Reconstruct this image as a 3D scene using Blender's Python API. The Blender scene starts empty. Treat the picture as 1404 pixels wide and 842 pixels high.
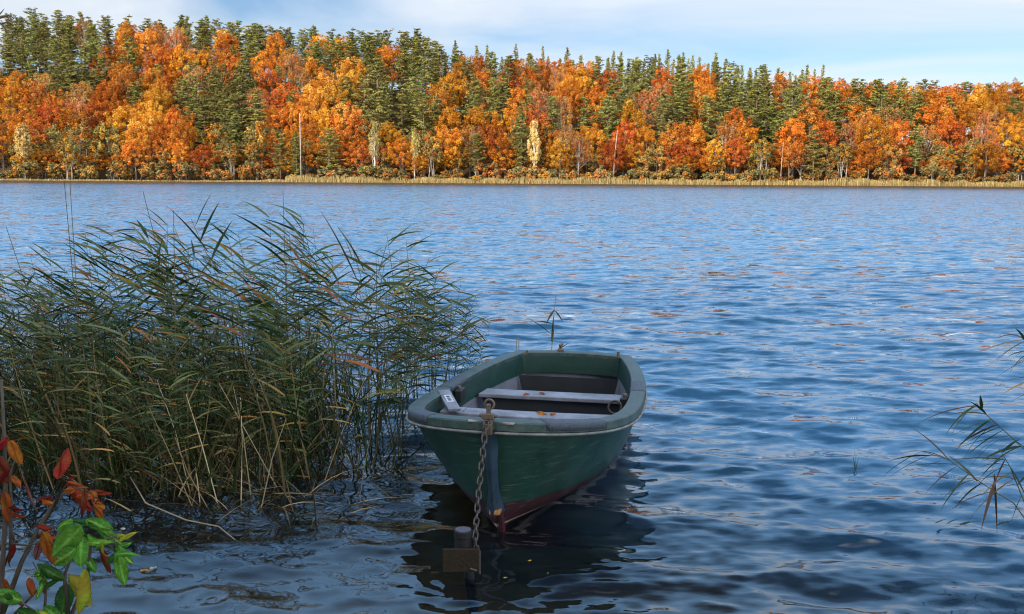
import bpy, math, random
import numpy as np
from mathutils import Vector, Matrix

S = bpy.context.scene
COL = S.collection
R = math.radians
rng = np.random.default_rng(11)
random.seed(5)

# ------------------------------------------------------------------ camera, light, exposure
F = 1400.0 / 1404.0            # focal length in picture widths
CAM_Z, PITCH, ROLL = 2.0, R(7.25), R(0.36)
cam_d = bpy.data.cameras.new('camera')
cam = bpy.data.objects.new('camera', cam_d); COL.objects.link(cam)
cam_d.sensor_width = 36.0; cam_d.lens = 36.0 * F
cam_d.clip_start = 0.05; cam_d.clip_end = 5000
cam.matrix_world = Matrix.Translation((0, 0, CAM_Z)) @ Matrix.Rotation(math.pi / 2 - PITCH, 4, 'X') @ Matrix.Rotation(ROLL, 4, 'Z')
S.camera = cam

SUN_EL, SUN_AZ = R(27), R(221)       # azimuth clockwise from +Y: behind the camera, to the left
sun_d = bpy.data.lights.new('sun', 'SUN'); sun_d.energy = 3.9; sun_d.angle = R(0.5); sun_d.color = (1.0, 0.88, 0.70)
sun = bpy.data.objects.new('sun', sun_d); COL.objects.link(sun)
sdir = Vector((math.sin(SUN_AZ) * math.cos(SUN_EL), math.cos(SUN_AZ) * math.cos(SUN_EL), math.sin(SUN_EL)))
sun.rotation_euler = sdir.to_track_quat('Z', 'Y').to_euler()

S.view_settings.view_transform = 'Standard'; S.view_settings.look = 'None'
S.view_settings.exposure = 0.72; S.view_settings.gamma = 1.0; S.view_settings.use_curve_mapping = False
S.render.film_transparent = False
S.cycles.max_bounces = 8; S.cycles.transparent_max_bounces = 12
S.cycles.filter_width = 1.1
S.cycles.use_denoising = True; S.cycles.denoiser = 'OPENIMAGEDENOISE'; S.cycles.denoising_input_passes = 'RGB_ALBEDO_NORMAL'
S.cycles.sample_clamp_indirect = 6.0

W = bpy.data.worlds.new('World'); S.world = W; W.use_nodes = True
nt = W.node_tree; nt.nodes.clear()
def N(t, typ, **kw):
    n = t.nodes.new(typ)
    for k, v in kw.items(): setattr(n, k, v)
    return n
out = N(nt, 'ShaderNodeOutputWorld'); bg = N(nt, 'ShaderNodeBackground'); bg.inputs[1].default_value = 0.085
sky = N(nt, 'ShaderNodeTexSky', sky_type='NISHITA', sun_disc=False, sun_elevation=SUN_EL, sun_rotation=SUN_AZ)
sky.air_density = 1.0; sky.dust_density = 0.25; sky.ozone_density = 3.0; sky.altitude = 100
tc = N(nt, 'ShaderNodeTexCoord'); sep = N(nt, 'ShaderNodeSeparateXYZ')
nt.links.new(tc.outputs['Generated'], sep.inputs[0])
tint = N(nt, 'ShaderNodeMix', data_type='RGBA', blend_type='MULTIPLY'); tint.inputs[0].default_value = 1; tint.inputs[7].default_value = (0.83, 0.87, 0.95, 1)
nt.links.new(sky.outputs[0], tint.inputs[6])
def mth(t, op, a, b=None, clamp=False):
    n = N(t, 'ShaderNodeMath', operation=op, use_clamp=clamp)
    for i, v in enumerate((a, b)):
        if v is None: continue
        if isinstance(v, (int, float)): n.inputs[i].default_value = v
        else: t.links.new(v, n.inputs[i])
    return n.outputs[0]
den = mth(nt, 'ADD', mth(nt, 'MAXIMUM', sep.outputs[2], 0.0), 0.10)
cx = mth(nt, 'DIVIDE', sep.outputs[0], den); cy = mth(nt, 'DIVIDE', sep.outputs[1], den)
cmb = N(nt, 'ShaderNodeCombineXYZ'); nt.links.new(cx, cmb.inputs[0]); nt.links.new(cy, cmb.inputs[1])
mp = N(nt, 'ShaderNodeMapping'); mp.inputs['Rotation'].default_value = (0, 0, R(-14)); mp.inputs['Scale'].default_value = (0.42, 0.55, 1)
mp.inputs['Location'].default_value = (2.3, 0.7, 0)
nt.links.new(cmb.outputs[0], mp.inputs[0])
cn = N(nt, 'ShaderNodeTexNoise'); cn.inputs['Scale'].default_value = 1.0; cn.inputs['Detail'].default_value = 7; cn.inputs['Roughness'].default_value = 0.52
cn.inputs['Distortion'].default_value = 0.7
nt.links.new(mp.outputs[0], cn.inputs['Vector'])
cr = N(nt, 'ShaderNodeValToRGB'); cr.color_ramp.elements[0].position = 0.38; cr.color_ramp.elements[1].position = 0.60
nt.links.new(cn.outputs[0], cr.inputs[0])
cmix = N(nt, 'ShaderNodeMix', data_type='RGBA'); nt.links.new(tint.outputs[2], cmix.inputs[6])
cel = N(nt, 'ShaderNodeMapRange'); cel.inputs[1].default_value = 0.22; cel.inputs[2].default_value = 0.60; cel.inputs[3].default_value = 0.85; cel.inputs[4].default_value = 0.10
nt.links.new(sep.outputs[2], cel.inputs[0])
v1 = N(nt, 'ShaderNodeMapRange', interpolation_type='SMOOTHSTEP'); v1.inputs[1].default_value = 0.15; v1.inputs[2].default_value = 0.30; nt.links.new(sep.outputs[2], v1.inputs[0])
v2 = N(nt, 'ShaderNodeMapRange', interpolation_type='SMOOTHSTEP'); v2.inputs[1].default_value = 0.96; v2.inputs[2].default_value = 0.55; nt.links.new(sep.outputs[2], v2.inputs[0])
fill_veil = mth(nt, 'MULTIPLY', mth(nt, 'MULTIPLY', v1.outputs[0], v2.outputs[0]), mth(nt, 'ADD', mth(nt, 'MULTIPLY', cr.outputs[0], 0.30), 0.66))
cf = mth(nt, 'MAXIMUM', mth(nt, 'MULTIPLY', cr.outputs[0], cel.outputs[0]), fill_veil); nt.links.new(cf, cmix.inputs[0])
# white cloud low down; unseen bright blue higher up added to colour the water
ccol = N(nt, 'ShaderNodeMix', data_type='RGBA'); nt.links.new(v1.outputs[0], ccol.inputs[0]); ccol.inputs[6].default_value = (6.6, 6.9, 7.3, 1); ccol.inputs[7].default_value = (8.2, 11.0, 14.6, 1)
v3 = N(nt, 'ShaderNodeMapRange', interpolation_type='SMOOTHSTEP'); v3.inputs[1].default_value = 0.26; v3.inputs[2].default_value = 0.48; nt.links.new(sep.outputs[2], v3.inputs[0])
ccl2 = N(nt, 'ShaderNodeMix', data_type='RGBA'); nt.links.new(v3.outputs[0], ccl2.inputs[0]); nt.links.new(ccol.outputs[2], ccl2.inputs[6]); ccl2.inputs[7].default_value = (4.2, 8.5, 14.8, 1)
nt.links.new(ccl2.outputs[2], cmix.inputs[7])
# unseen bright cloud added overhead and behind the camera to light the foreground
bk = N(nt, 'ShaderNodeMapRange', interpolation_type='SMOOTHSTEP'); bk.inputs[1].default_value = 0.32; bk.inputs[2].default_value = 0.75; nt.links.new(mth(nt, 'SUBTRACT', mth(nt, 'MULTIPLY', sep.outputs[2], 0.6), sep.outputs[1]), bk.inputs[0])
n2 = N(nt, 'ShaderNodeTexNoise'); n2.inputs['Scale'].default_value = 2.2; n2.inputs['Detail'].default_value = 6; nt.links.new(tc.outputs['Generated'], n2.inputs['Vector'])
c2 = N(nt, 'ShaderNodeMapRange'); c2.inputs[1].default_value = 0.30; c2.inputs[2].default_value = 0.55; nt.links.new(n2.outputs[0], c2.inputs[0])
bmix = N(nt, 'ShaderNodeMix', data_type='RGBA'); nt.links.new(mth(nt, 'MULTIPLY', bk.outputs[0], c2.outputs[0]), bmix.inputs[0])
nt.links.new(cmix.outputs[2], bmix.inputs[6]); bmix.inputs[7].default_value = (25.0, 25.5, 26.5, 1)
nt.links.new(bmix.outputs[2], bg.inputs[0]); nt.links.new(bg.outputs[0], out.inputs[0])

# ------------------------------------------------------------------ helpers
def ray(u, v):
    """direction through a pixel of the 1404x842 photograph"""
    d = Vector(((u - 702) / 1400.0, (421 - v) / 1400.0, -1.0))
    return (cam.matrix_world.to_3x3() @ d).normalized()
def at_y(u, v, y):
    d = ray(u, v); return Vector((0, 0, CAM_Z)) + d * (y / d.y)
def at_z(u, v, z=0.0):
    d = ray(u, v); return Vector((0, 0, CAM_Z)) + d * ((z - CAM_Z) / d.z)

def tag(o, label=None, cat=None, group=None, kind=None):
    if label: o['label'] = label
    if cat: o['category'] = cat
    if group: o['group'] = group
    if kind: o['kind'] = kind
    return o
def empty(name, loc=(0, 0, 0), rz=0.0):
    o = bpy.data.objects.new(name, None); COL.objects.link(o)
    o.location = loc; o.rotation_euler = (0, 0, rz); o.empty_display_size = 0.2
    return o
def mesh_np(name, verts, faces, mat, parent=None, cols=None, smooth=False):
    """faces: (n,4) or (n,3) int array, or list of polygons"""
    me = bpy.data.meshes.new(name)
    verts = np.asarray(verts, dtype=np.float32).reshape(-1, 3)
    if isinstance(faces, np.ndarray):
        nf, k = faces.shape
        me.vertices.add(len(verts)); me.vertices.foreach_set('co', verts.ravel())
        me.loops.add(nf * k); me.loops.foreach_set('vertex_index', faces.astype(np.int32).ravel())
        me.polygons.add(nf)
        me.polygons.foreach_set('loop_start', np.arange(0, nf * k, k, dtype=np.int32))
        me.update(calc_edges=True)
    else:
        me.from_pydata(verts.tolist(), [], faces); me.update()
    if smooth: me.polygons.foreach_set('use_smooth', np.ones(len(me.polygons), dtype=bool))
    if cols is not None:
        a = me.color_attributes.new('Col', 'FLOAT_COLOR', 'POINT')
        c = np.ones((len(verts), 4), dtype=np.float32); c[:, :3] = cols
        a.data.foreach_set('color', c.ravel())
    me.materials.append(mat)
    o = bpy.data.objects.new(name, me); COL.objects.link(o)
    if parent is not None: o.parent = parent
    return o

class MB:
    """collects pieces into one mesh"""
    def __init__(s): s.v = []; s.f = []; s.c = []
    def add(s, v, f, c=None):
        b = len(s.v); s.v += [tuple(p) for p in v]; s.f += [tuple(i + b for i in q) for q in f]
        s.c += [c if c is not None else (1, 1, 1)] * len(v)
    def box(s, c, d, rz=0.0, M=None):
        x, y, z = d[0] / 2, d[1] / 2, d[2] / 2
        m = Matrix.Translation(c) @ (M if M is not None else Matrix.Rotation(rz, 4, 'Z'))
        vs = [m @ Vector((a * x, b * y, e * z)) for e in (-1, 1) for a, b in ((-1, -1), (1, -1), (1, 1), (-1, 1))]
        s.add(vs, [(3, 2, 1, 0), (4, 5, 6, 7), (0, 1, 5, 4), (1, 2, 6, 5), (2, 3, 7, 6), (3, 0, 4, 7)])
    def tube(s, pts, rad, n=6, c=None, cap=True):
        pts = [Vector(p) for p in pts]
        if isinstance(rad, (int, float)): rad = [rad] * len(pts)
        vs = []; fs = []
        up = Vector((0.13, 0.21, 0.97))
        for i, p in enumerate(pts):
            t = (pts[min(i + 1, len(pts) - 1)] - pts[max(i - 1, 0)])
            if t.length < 1e-9: t = Vector((0, 0, 1))
            t.normalize()
            a = t.cross(up)
            if a.length < 0.1: a = t.cross(Vector((1, 0, 0)))
            a.normalize(); b = t.cross(a)
            for k in range(n):
                th = 2 * math.pi * k / n
                vs.append(p + (a * math.cos(th) + b * math.sin(th)) * rad[i])
        for i in range(len(pts) - 1):
            for k in range(n):
                k2 = (k + 1) % n
                fs.append((i * n + k, i * n + k2, (i + 1) * n + k2, (i + 1) * n + k))
        if cap:
            fs.append(tuple(range(n - 1, -1, -1))); fs.append(tuple((len(pts) - 1) * n + k for k in range(n)))
        s.add(vs, fs, c)
    def torus(s, c, M, R0, r0, ly=0.0, n=14, m=6):
        """ring, stretched by ly along its local y (a chain link)"""
        pts = []
        for i in range(n):
            th = 2 * math.pi * i / n
            x, y = R0 * math.cos(th), R0 * math.sin(th)
            y += ly / 2 * (1 if math.sin(th) > 1e-6 else (-1 if math.sin(th) < -1e-6 else 0))
            pts.append(Vector((x, y, 0)))
        vs = []; fs = []
        for i in range(n):
            t = (pts[(i + 1) % n] - pts[i - 1]).normalized(); nn = Vector((0, 0, 1)).cross(t)
            for k in range(m):
                a = 2 * math.pi * k / m
                vs.append(Vector(c) + M @ (pts[i] + nn * (r0 * math.cos(a)) + Vector((0, 0, r0 * math.sin(a)))))
        for i in range(n):
            for k in range(m):
                fs.append((i * m + k, ((i + 1) % n) * m + k, ((i + 1) % n) * m + (k + 1) % m, i * m + (k + 1) % m))
        s.add(vs, fs)
    def build(s, name, mat, parent=None, smooth=False, bevel=0.0):
        o = mesh_np(name, s.v, s.f, mat, parent, np.array(s.c, dtype=np.float32).reshape(-1, 3), smooth)
        if bevel:
            b = o.modifiers.new('bevel', 'BEVEL'); b.width = bevel; b.segments = 2; b.limit_method = 'ANGLE'
        return o

def copy_tree(o, parent=None):
    c = o.copy(); COL.objects.link(c); c.parent = parent
    for ch in o.children:
        d = ch.copy(); COL.objects.link(d); d.parent = c
    return c

# ------------------------------------------------------------------ materials
def mat_new(name):
    m = bpy.data.materials.new(name); m.use_nodes = True
    t = m.node_tree; t.nodes.clear()
    o = N(t, 'ShaderNodeOutputMaterial')
    return m, t, o
def principled(name, col, rough=0.6, spec=0.5, noise=None, metal=0.0, bump=None, dirt=None):
    """noise=(scale, amount, colour2); bump=(scale, strength)"""
    m, t, o = mat_new(name)
    b = N(t, 'ShaderNodeBsdfPrincipled'); t.links.new(b.outputs[0], o.inputs[0])
    b.inputs['Roughness'].default_value = rough; b.inputs['Metallic'].default_value = metal
    b.inputs['Specular IOR Level'].default_value = spec
    tcn = N(t, 'ShaderNodeTexCoord')
    if noise:
        n = N(t, 'ShaderNodeTexNoise'); n.inputs['Scale'].default_value = noise[0]; n.inputs['Detail'].default_value = 6; n.inputs['Roughness'].default_value = 0.65
        t.links.new(tcn.outputs['Object'], n.inputs['Vector'])
        r = N(t, 'ShaderNodeValToRGB'); r.color_ramp.elements[0].position = 0.5 - 0.5 * noise[1]; r.color_ramp.elements[1].position = 0.5 + 0.5 * noise[1]
        r.color_ramp.elements[0].color = (*col, 1); r.color_ramp.elements[1].color = (*noise[2], 1)
        t.links.new(n.outputs[0], r.inputs[0]); t.links.new(r.outputs[0], b.inputs['Base Color'])
        rr = N(t, 'ShaderNodeMapRange'); rr.inputs[3].default_value = max(0.05, rough - 0.12); rr.inputs[4].default_value = min(1, rough + 0.15)
        t.links.new(n.outputs[0], rr.inputs[0]); t.links.new(rr.outputs[0], b.inputs['Roughness'])
    else:
        b.inputs['Base Color'].default_value = (*col, 1)
    if bump:
        n2 = N(t, 'ShaderNodeTexNoise'); n2.inputs['Scale'].default_value = bump[0]; n2.inputs['Detail'].default_value = 5
        t.links.new(tcn.outputs['Object'], n2.inputs['Vector'])
        bp = N(t, 'ShaderNodeBump'); bp.inputs['Strength'].default_value = bump[1]; bp.inputs['Distance'].default_value = 0.01
        t.links.new(n2.outputs[0], bp.inputs['Height']); t.links.new(bp.outputs[0], b.inputs['Normal'])
    return m
def leaf_mat(name, trans=0.3, rnd=0.25, hue=0.02, gloss=0.0, nscale=0.0):
    m, t, o = mat_new(name)
    at = N(t, 'ShaderNodeAttribute'); at.attribute_name = 'Col'
    oi = N(t, 'ShaderNodeObjectInfo')
    hs = N(t, 'ShaderNodeHueSaturation')
    mr = N(t, 'ShaderNodeMapRange'); mr.inputs[3].default_value = 1 - rnd; mr.inputs[4].default_value = 1 + rnd
    t.links.new(oi.outputs['Random'], mr.inputs[0]); t.links.new(mr.outputs[0], hs.inputs['Value'])
    fr = mth(t, 'FRACT', mth(t, 'MULTIPLY', oi.outputs['Random'], 7.31))
    mh = N(t, 'ShaderNodeMapRange'); mh.inputs[3].default_value = 0.5 - hue; mh.inputs[4].default_value = 0.5 + hue
    t.links.new(fr, mh.inputs[0]); t.links.new(mh.outputs[0], hs.inputs['Hue'])
    t.links.new(at.outputs['Color'], hs.inputs['Color'])
    d = N(t, 'ShaderNodeBsdfDiffuse'); tr = N(t, 'ShaderNodeBsdfTranslucent')
    t.links.new(hs.outputs[0], d.inputs[0]); t.links.new(hs.outputs[0], tr.inputs[0])
    mx = N(t, 'ShaderNodeMixShader'); mx.inputs[0].default_value = trans
    t.links.new(d.outputs[0], mx.inputs[1]); t.links.new(tr.outputs[0], mx.inputs[2])
    last = mx.outputs[0]
    if gloss:
        g = N(t, 'ShaderNodeBsdfGlossy'); g.inputs['Roughness'].default_value = 0.38; g.inputs[0].default_value = (0.9, 0.95, 1, 1)
        m2 = N(t, 'ShaderNodeMixShader'); m2.inputs[0].default_value = gloss
        t.links.new(last, m2.inputs[1]); t.links.new(g.outputs[0], m2.inputs[2]); last = m2.outputs[0]
    t.links.new(last, o.inputs[0])
    return m
M_LEAF = leaf_mat('autumn_foliage', 0.18, 0.26, 0.014)
M_NEEDLE = leaf_mat('conifer_needles', 0.10, 0.25, 0.02)
M_REEDLEAF = leaf_mat('reed_blade', 0.28, 0.30, 0.02, gloss=0.02)
M_BIGLEAF = leaf_mat('broad_leaf', 0.38, 0.06, 0.01, gloss=0.004)
M_STRAW = leaf_mat('dry_straw', 0.15, 0.25, 0.01)
M_BARK = principled('bark', (0.10, 0.075, 0.055), 0.9, 0.2, noise=(3.0, 0.5, (0.20, 0.155, 0.12)))
M_PINEBARK = principled('pine_bark', (0.17, 0.09, 0.055), 0.9, 0.2, noise=(2.0, 0.5, (0.28, 0.17, 0.11)))
M_GREYBARK = principled('grey_bark', (0.26, 0.22, 0.17), 0.9, 0.2, noise=(2.0, 0.4, (0.42, 0.37, 0.30)))
M_DEADWOOD = principled('dead_wood', (0.24, 0.19, 0.15), 0.9, 0.2, noise=(2.0, 0.4, (0.34, 0.28, 0.23)))
M_BIRCHBARK = principled('birch_bark', (0.62, 0.58, 0.50), 0.8, 0.2, noise=(2.5, 0.25, (0.40, 0.36, 0.30)))

# ------------------------------------------------------------------ setting: lake, beds, banks
SHORE = 247.0
def ridge_z(x):
    u = np.interp(x, [-190, -150, -120, -90, -60, -30, -15, 0, 30, 60, 80, 100, 130, 180, 240],
                  [31, 33, 33, 31, 29, 27, 19.5, 18.5, 17.5, 16, 14, 11.5, 10.5, 9, 8])
    return u
def ground_z(x, y):
    x = np.asarray(x, float); y = np.asarray(y, float)
    z = 0.45 + np.maximum(0, y - 262) * 0.5
    z = np.minimum(z, ridge_z(x) + 0.02 * (y - 262))
    z = np.where(y < 262, 0.45 * np.clip((y - SHORE) / 0.6, -1.5, 1), z)  # steep lip shaped to stand in for the dark reflection along the waterline
    return z
def grid_mesh(name, xs, ys, zf, mat):
    X, Y = np.meshgrid(xs, ys); Z = zf(X, Y)
    nx, ny = len(xs), len(ys)
    idx = np.arange(nx * ny).reshape(ny, nx)
    f = np.stack([idx[:-1, :-1], idx[:-1, 1:], idx[1:, 1:], idx[1:, :-1]], -1).reshape(-1, 4)
    return mesh_np(name, np.stack([X, Y, Z], -1).reshape(-1, 3), f, mat, smooth=True)
M_FLOOR = principled('forest_floor_shade_line', (0.030, 0.022, 0.014), 0.95, 0.1, noise=(0.6, 0.5, (0.07, 0.04, 0.018)))  # darkened so the bank lip reads as the reflected dark shoreline
M_MUD = principled('dark_mud', (0.040, 0.032, 0.012), 0.9, 0.1, noise=(2.2, 0.6, (0.11, 0.085, 0.030)))
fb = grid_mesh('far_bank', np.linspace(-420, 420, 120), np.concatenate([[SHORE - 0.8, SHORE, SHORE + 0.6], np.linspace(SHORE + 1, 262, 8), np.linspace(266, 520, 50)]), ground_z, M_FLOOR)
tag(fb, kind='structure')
def bed_z(x, y):
    d = np.clip(y - 3.2, -5, 400)
    z = -0.30 - 0.085 * np.maximum(d, 0) - 0.02 * np.maximum(d - 6, 0)
    z = np.maximum(z, -5.0)
    z = np.where(d < 0, -0.30 + np.clip(-d, 0, 3.5) * 0.22, z)
    return z + 0.03 * np.sin(x * 2.1 + y) * np.cos(y * 1.7)
lb = grid_mesh('lake_bed', np.concatenate([np.linspace(-420, -12, 30), np.linspace(-11, 11, 60), np.linspace(12, 420, 30)]),
               np.concatenate([np.linspace(-3, 14, 60), np.linspace(15, SHORE + 1, 40)]), bed_z, M_MUD)
tag(lb, kind='structure')
M_BANK = principled('bank_soil', (0.06, 0.05, 0.03), 0.95, 0.1, noise=(2.0, 0.6, (0.10, 0.09, 0.04)))
nb = grid_mesh('near_bank', np.linspace(-60, 60, 60), np.linspace(-60, 3.0, 50),
               lambda x, y: np.clip((2.6 - y) * 0.28, -0.15, 0.4) + np.maximum(0, -y - 2) * 0.02 + 0.04 * np.sin(x * 1.3) * np.cos(y * 1.1), M_BANK)
tag(nb, kind='structure')

POST = at_z(640, 790)
DROP = at_z(291, 822)
def build_lake():
    nr, na = 1050, 1250
    r = 2.2 * (262.0 / 2.2) ** (np.linspace(0, 1, nr))
    a = np.linspace(-R(57), R(57), na)
    RR, AA = np.meshgrid(r, a, indexing='ij')
    X = RR * np.sin(AA); Y = RR * np.cos(AA)
    Z = np.zeros_like(X); DX = np.zeros_like(X); DY = np.zeros_like(X)
    g = np.random.default_rng(3)
    dr = RR * (r[1] / r[0] - 1)
    lam = np.exp(np.linspace(math.log(0.08), math.log(2.4), 92))
    for l in lam:
        k = 2 * math.pi / l
        th = R(-100) + g.normal(0, R(24 if l > 0.5 else 34))
        s = 0.0230 * min(1, (0.85 / l) ** 1.5) * (0.9 if l < 0.3 else 1.0) * g.uniform(0.6, 1.4)
        amp = s / k
        w = np.clip((l / np.maximum(dr, 1e-4) - 2.0) / 2.5, 0, 1)
        ph = k * (math.cos(th) * X + math.sin(th) * Y) + g.uniform(0, 6.28)
        # slow change of phase so that crests break up
        ph = ph + 1.2 * np.sin(X * 0.37 / l ** 0.4 + g.uniform(0, 6)) * np.cos(Y * 0.23 / l ** 0.4 + g.uniform(0, 6))
        Z += w * amp * np.cos(ph)
        DX -= w * amp * 1.0 * math.cos(th) * np.sin(ph); DY -= w * amp * 1.0 * math.sin(th) * np.sin(ph)
    # gusts: patches of livelier and calmer water
    gust = 1 + 0.28 * np.sin(X * 0.21 + 1.0 + 0.5 * np.sin(Y * 0.11)) * np.sin(Y * 0.17 + X * 0.05)
    # sheltered shallows by the reeds, lower left
    sh = 1 / (1 + np.exp(-(X + 0.15 + 0.10 * (Y - 5.5)) / 0.45))
    near = 1 / (1 + np.exp((Y - 10.5) / 1.0))
    A = gust * (1 - near * (1 - sh) * 0.42)
    Z *= A; DX *= A; DY *= A
    for c, amp, lm, dec in ((POST, 0.003, 0.08, 0.16), (DROP, 0.0022, 0.09, 0.16)):
        d = np.hypot(X - c.x, Y - c.y)
        Z += amp * np.cos(2 * math.pi * d / lm) * np.exp(-d / dec)
    V = np.stack([X + DX, Y + DY, Z], -1).reshape(-1, 3)
    idx = np.arange(nr * na).reshape(nr, na)
    f = np.stack([idx[:-1, :-1], idx[:-1, 1:], idx[1:, 1:], idx[1:, :-1]], -1).reshape(-1, 4)

    m, t, o = mat_new('lake_water')
    geo = N(t, 'ShaderNodeNewGeometry')
    def slope(scale, stretch, rot, amt, detail=3):
        mpn = N(t, 'ShaderNodeMapping'); mpn.inputs['Scale'].default_value = (scale * stretch, scale, scale)
        mpn.inputs['Rotation'].default_value = (0, 0, R(rot))
        t.links.new(geo.outputs['Position'], mpn.inputs[0])
        n = N(t, 'ShaderNodeTexNoise'); n.inputs['Scale'].default_value = 1; n.inputs['Detail'].default_value = detail; n.inputs['Roughness'].default_value = 0.55
        t.links.new(mpn.outputs[0], n.inputs['Vector'])
        sb = N(t, 'ShaderNodeVectorMath', operation='SUBTRACT'); sb.inputs[1].default_value = (0.5, 0.5, 0.5)
        t.links.new(n.outputs['Color'], sb.inputs[0])
        ml = N(t, 'ShaderNodeVectorMath', operation='MULTIPLY'); ml.inputs[1].default_value = (amt * 0.6, amt, 0)
        t.links.new(sb.outputs[0], ml.inputs[0])
        return ml.outputs[0]
    def vadd(a, b):
        n = N(t, 'ShaderNodeVectorMath', operation='ADD'); t.links.new(a, n.inputs[0])
        if isinstance(b, tuple): n.inputs[1].default_value = b
        else: t.links.new(b, n.inputs[1])
        return n.outputs[0]
    s1 = slope(8.0, 0.36, 10, 1.10)
    s2 = slope(2.8, 0.32, 12, 0.75, 3)
    s3 = slope(0.8, 0.3, 8, 0.26, 3)
    # calmer in the lee of the reeds
    sp = N(t, 'ShaderNodeSeparateXYZ'); t.links.new(geo.outputs['Position'], sp.inputs[0])
    mA = N(t, 'ShaderNodeMapRange'); mA.interpolation_type = 'SMOOTHSTEP'
    mA.inputs[1].default_value = -1.4; mA.inputs[2].default_value = 0.6; mA.inputs[3].default_value = 0.12; mA.inputs[4].default_value = 1.0
    t.links.new(mth(t, 'ADD', sp.outputs[0], mth(t, 'MULTIPLY', mth(t, 'SUBTRACT', sp.outputs[1], 5.5), 0.18)), mA.inputs[0])
    mB = N(t, 'ShaderNodeMapRange'); mB.interpolation_type = 'SMOOTHSTEP'
    mB.inputs[1].default_value = 9.5; mB.inputs[2].default_value = 16; t.links.new(sp.outputs[1], mB.inputs[0])
    am = mth(t, 'MAXIMUM', mA.outputs[0], mB.outputs[0])
    sc = N(t, 'ShaderNodeVectorMath', operation='SCALE'); t.links.new(vadd(vadd(s1, s2), s3), sc.inputs[0]); t.links.new(am, sc.inputs['Scale'])
    # added lean in the normals so the water mirrors more of the sky
    mD = N(t, 'ShaderNodeMapRange'); mD.inputs[1].default_value = 4; mD.inputs[2].default_value = 50; mD.inputs[3].default_value = -0.075; mD.inputs[4].default_value = -0.13
    t.links.new(sp.outputs[1], mD.inputs[0])
    cb = N(t, 'ShaderNodeCombineXYZ'); t.links.new(mD.outputs[0], cb.inputs[1])
    nv = vadd(vadd(geo.outputs['Normal'], sc.outputs[0]), cb.outputs[0])
    nn = N(t, 'ShaderNodeVectorMath', operation='NORMALIZE'); t.links.new(nv, nn.inputs[0])
    fr = N(t, 'ShaderNodeFresnel'); fr.inputs[0].default_value = 1.55; t.links.new(nn.outputs[0], fr.inputs['Normal'])
    gl = N(t, 'ShaderNodeBsdfGlossy'); gl.inputs['Roughness'].default_value = 0.03; gl.inputs[0].default_value = (1, 1, 1, 1)
    t.links.new(nn.outputs[0], gl.inputs['Normal'])
    tp = N(t, 'ShaderNodeBsdfTransparent'); tp.inputs[0].default_value = (0.62, 0.60, 0.34, 1)
    df = N(t, 'ShaderNodeBsdfDiffuse'); df.inputs[0].default_value = (0.020, 0.070, 0.130, 1)
    # the farther from the near bank, the deeper and the less of the bed shows
    mC = N(t, 'ShaderNodeMapRange'); mC.inputs[1].default_value = 5.8; mC.inputs[2].default_value = 10.5; mC.inputs[3].default_value = 0.04; mC.inputs[4].default_value = 1.0
    t.links.new(mth(t, 'ADD', sp.outputs[1], mth(t, 'MULTIPLY', sp.outputs[0], 1.1)), mC.inputs[0])     # bluer to the right: reflected sky put into the water colour
    bd = N(t, 'ShaderNodeMixShader'); t.links.new(mC.outputs[0], bd.inputs[0]); t.links.new(tp.outputs[0], bd.inputs[1]); t.links.new(df.outputs[0], bd.inputs[2])
    mx = N(t, 'ShaderNodeMixShader'); t.links.new(fr.outputs[0], mx.inputs[0]); t.links.new(bd.outputs[0], mx.inputs[1]); t.links.new(gl.outputs[0], mx.inputs[2])
    t.links.new(mx.outputs[0], o.inputs[0])
    lk = mesh_np('lake', V, np.ascontiguousarray(f), m, smooth=True)
    tag(lk, kind='structure')
build_lake()

# ------------------------------------------------------------------ tree kinds
def rand_unit(n, g):
    v = g.normal(size=(n, 3)); return v / np.linalg.norm(v, axis=1, keepdims=True)
def leaf_quads(P, out_dir, size, g, asp=0.8, mixn=0.8):
    """one small quad per point, facing loosely along out_dir"""
    n = len(P)
    nrm = out_dir + rand_unit(n, g) * mixn
    nrm /= np.linalg.norm(nrm, axis=1, keepdims=True) + 1e-9
    a = np.cross(nrm, rand_unit(n, g)); a /= np.linalg.norm(a, axis=1, keepdims=True) + 1e-9
    b = np.cross(nrm, a)
    s = (size * g.uniform(0.6, 1.35, n))[:, None]
    q = np.stack([P - a * s, P - b * s * asp, P + a * s, P + b * s * asp], 1)
    return q
def finish_crown(name, quads, cols, mat, parent):
    n = len(quads)
    V = quads.reshape(-1, 3); f = np.arange(n * 4).reshape(n, 4)
    return mesh_np(name, V, f, mat, parent, np.repeat(cols, 4, axis=0))

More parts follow.
